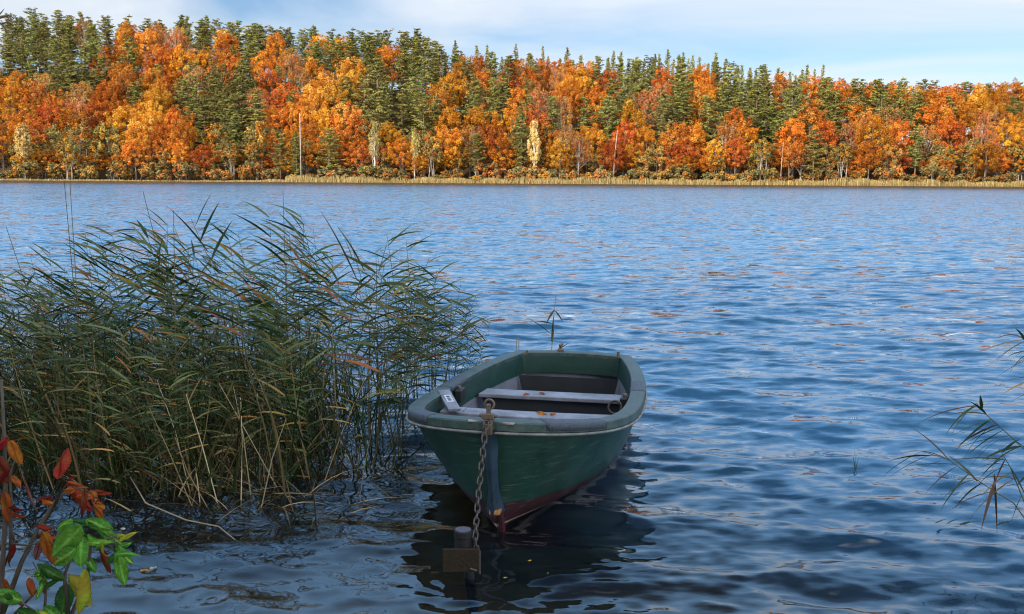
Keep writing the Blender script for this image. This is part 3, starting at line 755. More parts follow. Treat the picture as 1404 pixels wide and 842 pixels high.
    # left side (mirrored), then right side
    for sgn in (-1, 1):
        base = len(V)
        for p in st: V += [(sgn * w, s, z) for w, s, z in p]
        for i in range(NK - 1):
            for j in range(nrow - 1):
                q = (base + i * nrow + j, base + (i + 1) * nrow + j, base + (i + 1) * nrow + j + 1, base + i * nrow + j + 1)
                Fc.append(q if sgn == -1 else q[::-1])
    hull = mesh_np('hull', V, Fc, M_GREEN, root, smooth=True)
    e = (NK - 1) * nrow; half = NK * nrow
    tr = st[-1]
    tv = [(-w, s, z) for w, s, z in tr] + [(w, s, z) for w, s, z in tr]
    tf = [(j, nrow + j, nrow + j + 1, j + 1) for j in range(nrow - 1)]
    mesh_np('transom', tv, tf, M_GREEN, root)
    # rim loop: stern left -> bow -> stern right -> across the stern
    rim = [Vector((-wr(k * L), k * L, zr(k * L))) for k in reversed(ks)] + [Vector((wr(k * L), k * L, zr(k * L))) for k in ks[1:]]
    ws = wr(L)
    rim += [Vector((ws * c, L + .035 * (1 - c * c), zr(L) + .012 * (1 - c * c))) for c in (.9, .7, .45, .2, 0, -.2, -.45, -.7, -.9)]
    def resample(P, n):
        P = P + [P[0]]; d = [0]
        for a, c in zip(P, P[1:]): d.append(d[-1] + (c - a).length)
        out_ = []; j = 0
        for i in range(n):
            x = d[-1] * i / n
            while d[j + 1] < x: j += 1
            out_.append(P[j].lerp(P[j + 1], (x - d[j]) / max(1e-9, d[j + 1] - d[j])))
        return out_
    rim = resample(rim, 240)
    for _ in range(6):
        rim = [(rim[i - 1] + rim[i] * 2 + rim[(i + 1) % 240]) / 4 for i in range(240)]
    nrm = []
    for i in range(240):
        tg = rim[(i + 2) % 240] - rim[i - 2]; tg.z = 0; tg.normalize(); nrm.append(Vector((-tg.y, tg.x, 0)) * -1)
    c0 = Vector((0, 1.4, 0))
    if (rim[60] - c0).dot(nrm[60]) < 0: nrm = [-n for n in nrm]
    def sweep(prof, name, mat, i0=0, i1=240, closed_prof=True, smooth=True):
        ids = list(range(i0, i1)) if i1 - i0 < 240 else list(range(240))
        loop = i1 - i0 >= 240; m = len(prof); v = []; f = []
        for i in ids:
            p = rim[i % 240]; n = nrm[i % 240]
            v += [p + n * o_ + Vector((0, 0, z_)) for o_, z_ in prof]
        cnt = len(ids)
        for a in range(cnt if loop else cnt - 1):
            a2 = (a + 1) % cnt
            for j in range(m if closed_prof else m - 1):
                j2 = (j + 1) % m
                f.append((a * m + j, a2 * m + j, a2 * m + j2, a * m + j2))
        if not loop and closed_prof: f += [tuple(range(m)), tuple((cnt - 1) * m + j for j in reversed(range(m)))]
        return mesh_np(name, v, f, mat, root, smooth=smooth)
    g = sweep([(-.088, -.01), (-.088, .016), (-.082, .022), (-.04, .027), (.008, .024), (.015, .017), (.016, -.026), (-.02, -.028)], 'gunwale', M_RIM, smooth=False)
    sweep([(.010, -.047), (.022, -.046), (.029, -.039), (.026, -.031), (.010, -.030)], 'rub_rail', M_RAIL)
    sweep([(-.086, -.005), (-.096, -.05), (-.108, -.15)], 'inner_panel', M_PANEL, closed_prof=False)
    # liner and sole, following the hull a few centimetres inside it
    def hullw(k, z):
        zR = zr(k * L); wR = wr(k * L); wL = min(wl(k), wR * .97)
        return wL + (wR - wL) * max(0, min(1, z / zR)) ** .62
    lk = [k for k in ks if k * L > .07 and k * L < L - .1] + [(L - .06) / L]
    v = []; f = []; m_ = 10
    for k in lk:
        z1 = zr(k * L) - .14; row = []
        for j in range(m_):
            z = z1 + (.06 - z1) * j / (m_ - 1)
            w = min(hullw(k, z) - .045 - .02 * j / m_, wr(k * L) - .108) if j else wr(k * L) - .108
            row.append((max(.004, w), .20 * (1 - z / .6) * (1 - k) + k * L + .05 * (1 - k), z))
        v += [(-w, s_, z) for w, s_, z in row] + [(w, s_, z) for w, s_, z in reversed(row)]
    mm = 2 * m_
    for a in range(len(lk) - 1):
        for j in range(mm - 1): f.append((a * mm + j, a * mm + j + 1, (a + 1) * mm + j + 1, (a + 1) * mm + j))
    f.append(tuple((len(lk) - 1) * mm + j for j in range(mm)))
    mesh_np('liner', v, f, M_LINER, root, smooth=True)
    def bench(s0, s1, z, bow_=0.0, front=True):
        n = 12; v = []; f = []
        for j in range(n + 1):
            q = -1 + 2 * j / n
            for s, zt in ((s0, z), (s1, z), (s1, z - .03), (s0, z - .03)):
                w = wr(s) - .118 - (.5 - z) * .12
                v.append((q * w, s - bow_ * (1 - q * q), zt))
        for j in range(n):
            for k in range(4): f.append((j * 4 + k, j * 4 + (k + 1) % 4, (j + 1) * 4 + (k + 1) % 4, (j + 1) * 4 + k))
        f += [(3, 2, 1, 0), tuple(n * 4 + k for k in range(4))]
        o_ = mesh_np('bench', v, f, M_SEAT, root); bv = o_.modifiers.new('bevel', 'BEVEL'); bv.width = .006; bv.segments = 2; bv.limit_method = 'ANGLE'
        if front:
            v = []; f = []
            for j in range(n + 1):
                q = -1 + 2 * j / n
                for z_, ins in ((z - .031, .03), (.062, .16)):
                    w = wr(s0) - .118 - ins
                    v += [(q * w, s0 + .03 - bow_ * (1 - q * q), z_), (q * w, s0 + .05 - bow_ * (1 - q * q), z_)]
            for j in range(n):
                a, b_ = j * 4, (j + 1) * 4
                f += [(a, b_, b_ + 2, a + 2), (a + 1, a + 3, b_ + 3, b_ + 1)]
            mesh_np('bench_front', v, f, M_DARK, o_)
        return o_
    bench(1.09, 1.26, .455, .03, True)
    bench(2.04, 2.24, .38, 0, True)
    # dark panel closing the stern inside
    v = []; f = []
    for j in range(13):
        q = -1 + j / 6
        for z_, ins in ((.36, .13), (.062, .2)): v.append((q * (wr(2.9) - ins), 2.92, z_))
    for j in range(12): f.append((j * 2, j * 2 + 2, j * 2 + 3, j * 2 + 1))
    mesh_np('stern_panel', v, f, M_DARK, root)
    # side knee with a small plate on the left
    m = MB(); a = Vector((-.635, 1.36, .535)); c = Vector((-.47, 1.03, .482)); d = (c - a).normalized(); sd = d.cross(Vector((0, 0, 1))).normalized()
    up = sd.cross(d)
    MM = Matrix((sd, d, up)).transposed().to_4x4()
    m.box((a + c) / 2, (.085, (c - a).length, .022), M=MM); kn = m.build('knee', M_SEAT, root, bevel=.005)
    m = MB(); m.box((a + c) / 2 + up * .013 * (1 if up.z > 0 else -1), (.045, .13, .004), M=MM); pl = m.build('plate', M_PLATE, kn)
    m = MB()
    for k in range(3): m.box((a + c) / 2 + d * (-.035 + .035 * k) + up * .016 * (1 if up.z > 0 else -1), (.022, .016, .003), M=MM)
    m.build('marking', M_BLACK, kn)
    # grip pads on the rim
    def nearest(x, y): return min(range(240), key=lambda i: (rim[i].x - x) ** 2 + (rim[i].y - y) ** 2)
    for (x, y, h_) in ((-.50, .30, 6), (.47, .22, 7), (-.72, 1.75, 6), (.72, 1.9, 5)):
        i = nearest(x, y)
        sweep([(-.091, -.014), (-.091, .019), (-.084, .026), (-.04, .0305), (.009, .0275), (.018, .019), (.019, -.018)], 'grip_pad', M_PAD, i - h_, i + h_ + 1)
    # rowlock blocks, their sockets
    for sx_ in (-1, 1):
        m = MB(); m.box((sx_ * (wr(1.62) - .125), 1.62, .455), (.05, .13, .09)); rb = m.build('rowlock_block', M_BLACK, root, bevel=.008)
        m = MB(); m.tube([(sx_ * (wr(1.62) - .12), 1.62, .49), (sx_ * (wr(1.62) - .12), 1.62, .52)], .016, 8); m.build('socket', M_RUST, rb)
    # stem guard
    pr = [(.635, .065, .02), (.52, .05, .045), (.38, .036, .055), (.26, .034, .06), (.17, .045, .075), (.12, .050, .085), (.10, .03, .06)]
    v = []; f = []
    for z, w, outp in pr:
        s = .20 * (1 - z / .6)
        v += [(-w * 1.25, s + .035, z), (-w * .5, s - outp * .8, z), (0, s - outp, z), (w * .5, s - outp * .8, z), (w * 1.25, s + .035, z)]
    for i in range(len(pr) - 1):
        for j in range(4): f.append((i * 5 + j, i * 5 + j + 1, (i + 1) * 5 + j + 1, (i + 1) * 5 + j))
    f.append((0, 1, 2, 3, 4)); f.append(tuple(len(v) - 5 + j for j in (4, 3, 2, 1, 0)))
    sg = mesh_np('stem_guard', v, f, M_STEM, root, smooth=True)
    m = MB(); m.box((.012, .115, .135), (.06, .07, .028)); m.build('bow_bracket', M_COPPER, root, bevel=.004)
    m = MB(); m.tube([(0.03, .14, .12), (.035, .19, .02), (.03, .22, -.1)], [.02, .018, .012], 8); m.build('keel_shoe', principled('red_keel_shoe', (.045, .010, .013), .5, .4), root)
    # bow fitting
    bf = MB(); bf.box((0, -.005, .645), (.045, .07, .06)); bf.box((0, -.03, .67), (.07, .03, .03)); bf.box((.0, -.01, .60), (.05, .09, .06))
    bf.box((0, -.02, .70), (.022, .03, .07)); bf.tube([(-.05, -.025, .672), (.05, -.025, .672)], .011, 8)
    fit = bf.build('bow_fitting', M_RUST, root, bevel=.003); fit.location.z = .042
    m = MB(); m.torus((.005, -.02, .735), Matrix.Rotation(math.pi / 2, 3, 'X'), .026, .007); m.build('ring', M_RUST, fit, smooth=True)
    m = MB()
    m.box((-.065, .012, .632), (.11, .035, .008), rz=.15); m.box((.075, .01, .630), (.13, .032, .008), rz=-.22); m.build('strap', M_STRAP, fit)
    # stern fittings
    m = MB(); m.box((-.10, L + .0, .535), (.05, .05, .04)); m.tube([(-.10, L, .55), (-.105, L, .585), (-.08, L, .60)], [.02, .018, .01], 8); m.build('stern_clamp', M_RUST, root, bevel=.004)
    m = MB(); m.tube([(.40, L - .12, .52), (.40, L - .12, .57)], .012, 8); m.build('stern_pin', M_RUST, root)
    m = MB(); m.tube([(-.37, L - .2, .53), (-.35, L - .2, .565)], [.014, .008], 8); m.build('stern_pin', M_RUST, root)
    # coil of line by the right side
    m = MB()
    m.torus((.54, 1.45, .46), Matrix.Rotation(1.2, 3, 'X'), .045, .008)
    cl = m.build('line_coil', M_CHAIN, None, smooth=True); cl.location = bow; cl.rotation_euler = root.rotation_euler
    tag(cl, 'dark loop of line hanging inside the right gunwale of the boat', 'rope')
    return root
BOAT = boat(); bpy.context.view_layer.update()
def bl(x, s, z): return BOAT.matrix_world @ Vector((x, s, z))

# ------------------------------------------------------------------ mooring post and chain
M_POST = principled('dark_pipe', (.005, .005, .007), .5, .25, noise=(20, .7, (.016, .015, .017)))
M_POSTTOP = principled('pipe_cap', (.05, .05, .07), .5, .5, noise=(40, .6, (.10, .10, .13)))
M_BOARD = principled('weathered_board', (.008, .006, .004), .85, .2, noise=(14, .8, (.032, .022, .012)), bump=(60, .5))
def post():
    y = POST.y; r = empty('mooring_post', (POST.x, y, 0))
    tag(r, 'dark pipe mooring post with a wooden board, in the water before the bow', 'post')
    def lp(u, v): p = at_y(u, v, y); return p.x - POST.x, p.z
    x0, zt = lp(635, 727); _, zb = lp(635, 757)
    m = MB(); m.tube([(x0, 0, zb - .02), (x0, 0, zt - .035)], .043, 20); m.tube([(x0, 0, zt - .034), (x0, 0, zt)], .047, 20); m.build('pipe', M_POST, r, smooth=False, bevel=.003)
    m = MB(); m.tube([(x0, 0, zt + .001), (x0, 0, zt + .006)], .040, 20); m.build('cap', M_POSTTOP, r)
    xl, z1 = lp(608, 747); xr, z2 = lp(657, 778)
    m = MB(); m.box(((xl + xr) / 2, -.055, (z1 + z2) / 2), (xr - xl, .02, z1 - z2), rz=.03); m.build('board', M_BOARD, r, bevel=.003)
    m = MB(); m.tube([(.012, -.01, zb), (.012, 0, .0), (.05, .02, -.35), (.09, .05, -.9)], .026, 10); m.build('stake', M_POST, r, smooth=True)
    m = MB(); m.tube([(.02, -.07, z2 + .02), (xr - .01, -.07, z2 + .01)], .006, 6); m.tube([(xr + .004, -.06, z1 - .005), (xr + .004, -.06, z2 - .01)], .006, 6); m.build('edging', M_CHAIN, r)
    return Vector((POST.x + x0, y, zt))
PT = post()
def chain():
    a = bl(-.005, -.06, .67); b = PT + Vector((.06, -.01, -.05)); mid = a.lerp(b, .55) + Vector((-.012, .03, -.05))
    e2 = PT + Vector((.075, -.035, -.17))
    pts = []
    for i in range(60):
        t = i / 59; pts.append((1 - t) ** 2 * a + 2 * t * (1 - t) * mid + t * t * b)
    pts += [b.lerp(e2, i / 14) for i in range(1, 15)]
    c = empty('mooring_chain', b); tag(c, 'steel chain running from the boat bow down to the mooring post', 'chain')
    ln, pitch = 0, .040; pos = [pts[0]]; last = pts[0]; acc = 0
    links = []; nxt = 0.0; d = 0.0
    for p, q in zip(pts, pts[1:]):
        seg = (q - p).length
        while nxt <= d + seg:
            t = (nxt - d) / seg; links.append((p.lerp(q, t), (q - p).normalized())); nxt += pitch
        d += seg
    me = None
    for i, (p, t) in enumerate(links):
        t = (t + Vector((random.uniform(-.15, .15), random.uniform(-.15, .15), 0))).normalized()
        if me is None:
            m = MB(); m.torus((0, 0, 0), Matrix.Identity(3), .0135, .0050, .026, 16, 6); o = m.build('link', M_CHAIN, c, smooth=True); me = o
        else: o = me.copy(); COL.objects.link(o)
        o.parent = c
        up = Vector((1, .35, 0)).normalized() if i % 2 else Vector((-.35, 1, 0)).normalized()
        xx = up.cross(t).normalized(); zz = xx.cross(t)
        o.matrix_local = Matrix.Translation(p - b) @ Matrix((xx, t, zz)).transposed().to_4x4()
chain()

# ------------------------------------------------------------------ reeds
GREENS = [(.125, .130, .036), (.022, .036, .011), (.036, .064, .016), (.052, .082, .020), (.028, .050, .014), (.068, .088, .024), (.095, .10, .028)]
YELL = [(.26, .16, .04), (.34, .20, .045), (.17, .11, .035), (.26, .09, .025)]
def blade(V, Fc, K, p, d, length, width, droop, col, g, nseg=5, sag_dir=None):
    """a grass blade from p along d, arching down and to sag_dir"""
    d = Vector(d).normalized(); side = d.cross(Vector((0, 0, 1)))
    if side.length < .05: side = Vector((1, 0, 0))
    side.normalize()
    rot = Matrix.Rotation(g.uniform(-1.0, 1.0), 3, d); side = rot @ side
    base = len(V); q = Vector(p); dd = d.copy()
    for i in range(nseg + 1):
        t = i / nseg; w = width * (min(1, .35 + 2.2 * t) * (1 - t ** 2.2)) + .0006
        V.append(q - side * w / 2); V.append(q + side * w / 2); K.append(col); K.append(col)
        dd = (dd + Vector((0, 0, -droop / nseg)) + (sag_dir * (.5 / nseg) if sag_dir is not None else Vector((0, 0, 0)))).normalized()
        q = q + dd * (length / nseg)
    for i in range(nseg): a = base + 2 * i; Fc.append((a, a + 1, a + 3, a + 2))
def reed_mesh(g, stem_pts, radii, leaves, stem_col, name='reed', parent_loc=(0, 0, 0)):
    """leaves: list of (t, dir, length, width, droop, colour, sag)"""
    root = empty(name, parent_loc)
    m = MB(); m.tube(stem_pts, radii, 5, c=stem_col); m.build('stem', M_STRAW, root)
    P = [Vector(p) for p in stem_pts]; V = []; Fc = []; K = []
    for t, d, ln, w, dr_, c, sag in leaves:
        x = t * (len(P) - 1); i = min(int(x), len(P) - 2); p = P[i].lerp(P[i + 1], x - i)
        blade(V, Fc, K, p, d, ln, w, dr_, c, g, 6, sag)
    mesh_np('leaf_blades', V, np.array(Fc), M_REEDLEAF, root, np.array(K))
    return root
def make_reed(seed, h, lean, wind, yellow):
    g = random.Random(seed)
    n = 9; pts = [Vector((lean * (i / (n - 1)) ** 1.8 * h + g.uniform(-.008, .008), g.uniform(-.01, .01), h * (i / (n - 1)) * (1 - .10 * abs(lean) * i / n))) for i in range(n)]
    pts[0].z = -.25
    lv = []
    k = g.randint(19, 24) if seed < 330 else g.randint(8, 12)
    for j in range(k):
        t = (.17 + .81 * j / (k - 1)) if seed < 330 else (.36 + .62 * j / (k - 1)) + g.uniform(-.02, .02)
        side = 1 if j % 2 else -1
        if g.random() < .72: dx = wind
        else: dx = -wind
        d = Vector((dx * g.uniform(.6, 1), side * g.uniform(.0, .6), g.uniform(.25, .95)))
        c = YELL[g.randrange(4)] if g.random() < yellow * (1.6 - t) else GREENS[g.randrange(7)]
        lv.append((min(t, .995), d, g.uniform(.26, .46) * (1 if t < .9 else .75), g.uniform(.018, .033), g.uniform(.1, .9), c, Vector((wind, 0, 0)) * g.uniform(0, .6)))
    return reed_mesh(g, pts, [.0042 * (1 - .65 * i / (n - 1)) for i in range(n)], lv, (.075, .08, .03))
REEDP = []
def reed_bed():
    g = random.Random(21)
    for i in range(12): REEDP.append(make_reed(300 + i, g.uniform(1.45, 1.8), g.uniform(-.22, .02), -1, .08 + .03 * (i % 4)))
    for i in range(6): REEDP.append(make_reed(330 + i, g.uniform(1.15, 1.5), g.uniform(.02, .25), -1, .14))
    used = set(); n = 0
    def put(i, x, y, s, rz, label, group):
        o = copy_tree(REEDP[i]) if i in used else REEDP[i]; used.add(i)
        o.location = (x, y, 0); o.rotation_euler = (g.uniform(-.13, .13), g.gauss(-.02, .11), rz); o.scale = (s, s, s)
        tag(o, label, 'reed', group)
        return o
    # dense bed
    cnt = 0
    while cnt < 245:
        x = g.uniform(-4.9, -.75); y = g.uniform(6.0, 9.2)
        front = 6.15 + .55 * max(0, (-x - 2.6)) * .5 + .25 * math.sin(x * 3.1)
        if x > -1.4: front = 6.6
        if y < front: continue
        u = 702 + x / y * 1400
        if u > 505 or (u > 430 and g.random() < .45): continue
        left = u < 250
        s = g.uniform(.62, 1.03) * (1.0 if u > 120 else .95)
        # the crest of the bed is lower at the left and where it meets open water
        s *= np.interp(u, [-300, 0, 120, 200, 285, 360, 460, 500, 560], [.80, .82, .84, .92, 1.02, .94, .98, .86, .66])
        s = min(s, (.44 * y - 1.92) / 1.60)
        put(g.randrange(12), x, y, s, g.uniform(-.55, .55),
            'green reed stalk with wind-blown blades in the dense reed bed left of the boat', 'reeds of the dense bed')
        cnt += 1
    for k in range(95):
        u = g.uniform(515, 655); y = g.uniform(6.8, 9.9)
        x = (u - 702) / 1400 * y
        if x > -.12 + (y - 5.45) * .205 - (.98 if y < 8 else .75): continue
        s = np.interp(u, [500, 560, 600, 655], [1.02, .92, .76, .55]) * g.uniform(.8, 1.12)
        put(12 + g.randrange(6), x, y, float(s), g.uniform(-.6, .6) + (math.pi if g.random() < .35 else 0),
            'thin yellowing reed in the loose fringe between the dense bed and the boat', 'reeds of the loose fringe')
    # the countless rest: short blades and stalks filling the foot of the bed
    V = []; Fc = []; K = []
    for k in range(3400):
        x = g.uniform(-4.9, -.7); y = g.uniform(6.15, 9.2)
        u = 702 + x / y * 1400
        if u > 520 or (x > -1.4 and y < 6.55) or (u > 440 and g.random() < .5): continue
        col = g.choice([(.04, .035, .018), (.07, .06, .028), (.022, .045, .016), (.03, .032, .015), (.15, .115, .055), (.018, .036, .012), (.015, .03, .01)])
        hgt = g.uniform(.3, 1.25) * (.8 if u < 60 or u > 500 else 1)
        blade(V, Fc, K, (x, y, -.08), (g.gauss(-.12, .5), g.gauss(0, .35), 1), hgt, g.uniform(.006, .018), g.uniform(0, .7), col, g, 5, Vector((g.uniform(-1, .5), 0, 0)))
    # stubble of the floating mat in front
    for k in range(260):
        u = g.gauss(330, 90); v = g.gauss(672, 20); p = at_z(u, v, 0)
        blade(V, Fc, K, (p.x, p.y, -.02), (g.gauss(0, 1), g.gauss(0, .5), g.uniform(0, .6)), g.uniform(.15, .5), g.uniform(.004, .010), g.uniform(.2, 1), g.choice([(.24, .18, .09), (.12, .09, .05), (.34, .27, .15), (.08, .06, .03)]), g, 4)
    o = mesh_np('reed_litter', V, np.array(Fc), M_STRAW, None, np.array(K))
    tag(o, 'tangle of dry blades and litter at the foot of the reed bed', 'reed litter', kind='stuff')
    # broken straw-coloured stalks standing out of the front edge: (pixel base, pixel top)
    st = [((268, 705), (205, 560), 6.0), ((262, 668), (215, 520), 6.3), ((300, 680), (255, 540), 6.1), ((318, 675), (262, 500), 6.2), ((330, 690), (330, 545), 6.1),
          ((345, 676), (320, 530), 6.2), ((356, 703), (392, 575), 6.0), ((372, 690), (325, 560), 6.1), ((385, 665), (300, 525), 6.4), ((398, 660), (352, 520), 6.4),
          ((290, 700), (240, 600), 6.0), ((310, 660), (290, 500), 6.4), ((420, 640), (370, 500), 6.6), ((450, 630), (425, 480), 6.8), ((250, 650), (170, 530), 6.5), ((228, 640), (150, 520), 6.6),
          ((440, 650), (500, 520), 6.5), ((200, 620), (120, 480), 6.8), ((470, 612), (455, 440), 7.0), ((365, 650), (415, 470), 6.5)]
    for i, ((u0, v0), (u1, v1), y) in enumerate(st[::2] + st[1:6:4]):
        a = at_y(u0, v0, y); c = at_y(u1, v1, y + g.uniform(-.1, .3)); a.z = min(a.z, -.05)
        m = MB(); cc = g.choice([(.30, .24, .13), (.22, .17, .09), (.38, .31, .19)])
        mid = a.lerp(c, .55) + Vector((g.uniform(-.03, .03), 0, g.uniform(-.03, .03)))
        m.tube([a - c, mid - c, Vector((0, 0, 0))], [.0038, .0032, .002], 5, c=cc)
        o = m.build('dry_reed_stalk', M_STRAW, None); o.location = c
        tag(o, 'leafless straw-coloured stalk slanting out of the front of the reed bed', 'reed stalk', 'dry stalks at the front of the reed bed')
    # tall bare stalks above the bed
    for u0, v0, u1, v1, y, lb in ((100, 380, 88, 248, 7.4, 'left of a close pair of tall bare stalks rising above the reeds'), (104, 380, 96, 252, 7.5, 'right of a close pair of tall bare stalks rising above the reeds'),
                              (236, 420, 196, 262, 7.6, 'long thin stalk slanting left above the reeds'), (240, 430, 238, 288, 7.2, 'straight bare stalk beside the tallest leafy reed'),
                              (392, 400, 388, 262, 8.0, 'bare stalk rising above the middle of the reed bed'), (45, 420, 8, 310, 7.6, 'bare stalk slanting left at the left edge of the picture'),
                              (506, 420, 530, 335, 7.8, 'dark spike-leaved stalk on the right crest of the reed bed'), (222, 420, 201, 344, 7.7, 'short thin stalk below the long slanting stalk')):
        c = at_y(u1, v1, y); a = at_y(u0, v0, y); a = c + (a - c) * ((c.z + .1) / (c.z - a.z))
        m = MB(); m.tube([a - c, (a - c) * .5, Vector((0, 0, 0))], [.0042, .0036, .0022], 5, c=(.14, .12, .06)); o = m.build('bare_reed_stalk', M_STRAW, None); o.location = c
        tag(o, lb, 'reed stalk', 'tall bare stalks above the reed bed')
    # fallen stalk on the water in front
    pts = [at_z(172, 643, .10), at_z(200, 690, .05), at_z(255, 713, .02), at_z(300, 722, .012), at_z(322, 740, .01)]
    m = MB(); m.tube([p - pts[3] for p in pts], [.004, .0045, .0045, .004, .003], 6, c=(.26, .22, .15)); o = m.build('fallen_reed_stalk', M_STRAW, None); o.location = pts[3]
    tag(o, 'kinked pale stalk fallen across the water in front of the reed bed', 'reed stalk')
reed_bed()

def custom_reed(stem_px, y, leaves_px, label, r=.004, extra=0, group=None, stem_col=(.13, .11, .05), wid=.02):
    """stem and leaves laid out from where they are seen, at distance y"""
    g = random.Random(len(label))
    P = [at_y(u, v, y) for u, v in stem_px]
    root = empty('reed', P[0]); b = P[0]
    m = MB(); n = len(P); m.tube([p - b for p in P], [r * (1 - .6 * i / (n - 1)) for i in range(n)], 5, c=stem_col); m.build('stem', M_STRAW, root)
    V = []; Fc = []; K = []
    for (u0, v0), (u1, v1), c in leaves_px:
        a = at_y(u0, v0, y); e = at_y(u1, v1, y + g.uniform(-.12, .12)); d = e - a; ln = d.length
        d0 = (d.normalized() + Vector((0, 0, .22))); blade(V, Fc, K, a - b, d0, ln, wid * g.uniform(.8, 1.2), .42, c, g, 6)
    for k in range(extra):
        x = g.uniform(.45, 1) * (n - 1.001); i = int(x); p = P[i].lerp(P[i + 1], x - i) - b
        blade(V, Fc, K, p, (g.uniform(-1.2, -.3), g.uniform(-.5, .5), g.uniform(-.5, .5)), g.uniform(.14, .32), wid * g.uniform(.3, .75), g.uniform(.3, 1.1), g.choice([G0, G1, Y0, G1, Y0, B0]), g, 6)
    mesh_np('leaf_blades', V, np.array(Fc), M_REEDLEAF, root, np.array(K))
    tag(root, label, 'reed', group)
G0, G1, Y0, B0 = (.022, .040, .016), (.035, .055, .020), (.20, .12, .04), (.085, .036, .016)
custom_reed([(330, 640), (345, 520), (325, 430), (298, 380), (275, 330), (262, 300)], 7.0,
            [((262, 302), (240, 280), G0), ((268, 310), (290, 262), G0), ((285, 345), (232, 282), G0), ((275, 330), (300, 275), G0), ((270, 318), (312, 298), G0), ((300, 385), (222, 355), G0),
             ((305, 390), (232, 352), G1), ((310, 400), (246, 370), G0), ((290, 355), (318, 300), G0), ((278, 322), (316, 306), G1), ((315, 410), (378, 388), G0)],
            'tallest leafy reed, its windblown top standing clear above the bed', wid=.024)
custom_reed([(470, 520), (480, 440), (495, 380), (480, 330)], 7.0, [((490, 385), (440, 285), G0), ((500, 372), (462, 306), G1), ((485, 360), (470, 320), G0), ((497, 395), (540, 350), Y0), ((480, 340), (505, 362), G0)],
            'reed with long upright spear-like blades on the right crest of the bed', wid=.026)
custom_reed([(752, 560), (756, 485), (759, 440), (762, 405)], 9.4, [((760, 425), (748, 446), G0), ((761, 426), (772, 442), G0), ((757, 470), (759, 432), G0), ((757, 487), (782, 468), G0), ((755, 458), (722, 434), G0),
            ((756, 463), (732, 448), G1), ((757, 444), (733, 440), G0)], 'single green reed standing in the water just behind the boat stern', wid=.024)
custom_reed([(1500, 830), (1475, 740), (1430, 640), (1385, 598), (1352, 568), (1338, 552)], 5.0,
            [((1358, 575), (1310, 618), G0), ((1368, 582), (1312, 612), B0), ((1375, 590), (1322, 628), G1), ((1352, 568), (1328, 548), G0), ((1346, 562), (1344, 540), G0), ((1390, 600), (1330, 622), B0), ((1395, 606), (1440, 650), G0),
             ((1400, 612), (1345, 630), G0), ((1362, 578), (1308, 600), G0), ((1415, 630), (1375, 655), B0)],
            'arching reed with a feathery top reaching in from the right edge', extra=16, wid=.017, group='reeds at the right edge')
custom_reed([(1480, 860), (1440, 760), (1390, 690), (1350, 665), (1300, 630), (1262, 618)], 5.1,
            [((1300, 642), (1245, 640), G0), ((1275, 625), (1215, 632), G0), ((1262, 620), (1208, 655), G0), ((1290, 632), (1232, 660), B0), ((1340, 660), (1300, 622), G1), ((1285, 625), (1218, 642), G1)],
            'low reed bent far left over the water at the right', extra=16, wid=.017, group='reeds at the right edge')
custom_reed([(1440, 800), (1405, 690), (1385, 640), (1370, 615)], 4.9,
            [((1366, 655), (1345, 728), B0), ((1363, 650), (1367, 735), B0), ((1385, 640), (1410, 690), G0), ((1375, 620), (1400, 600), G0), ((1378, 630), (1365, 660), B0), ((1395, 665), (1420, 640), G1), ((1400, 680), (1385, 720), G0)],
            'upright reed with two brown hanging blades at the right', extra=13, wid=.016, group='reeds at the right edge')
custom_reed([(1470, 700), (1440, 560), (1415, 490), (1402, 462)], 5.6, [((1410, 478), (1388, 492), G0), ((1408, 470), (1392, 448), G0), ((1415, 490), (1390, 500), G1), ((1404, 465), (1410, 440), G0)],
            'reed tip just showing at the right edge halfway up', extra=13, wid=.016, group='reeds at the right edge')
custom_reed([(1174, 668), (1173, 640), (1172, 618)], 6.9, [((1173, 650), (1170, 625), G1), ((1173, 645), (1177, 628), G0)], 'tiny thin sprout standing alone in open water right of the boat', r=.003, wid=.008)
for u, lb in ((711, 'left of two thin stems behind the boat stern'), (708, 'right of two thin stems behind the boat stern')):
    u = 711 if 'right' in lb else 708
    a = at_y(u, 500, 9.6); c = at_y(u + .5, 464, 9.6); m = MB(); m.tube([(a - c) * 3, Vector((0, 0, 0))], .004, 5, c=(.2, .18, .12)); o = m.build('bare_reed_stalk', M_STRAW, None); o.location = c
    tag(o, lb, 'reed stalk', 'two thin stems behind the boat')
# floating blades at the right
g = random.Random(4); V = []; Fc = []; K = []
pA = at_z(1305, 712)
for k in range(6):
    a = at_z(1282 + 17 * k, 718 + g.uniform(-1, 2), .012) - pA
    blade(V, Fc, K, a, (g.uniform(.8, 1.1), .5, .25), .12, .016, .3, G0, g, 4)
o = mesh_np('floating_reed_leaf', V, np.array(Fc), M_REEDLEAF, None, np.array(K)); o.location = pA
tag(o, 'drooped reed frond with a comb of dark blades touching the water at the right', 'reed')

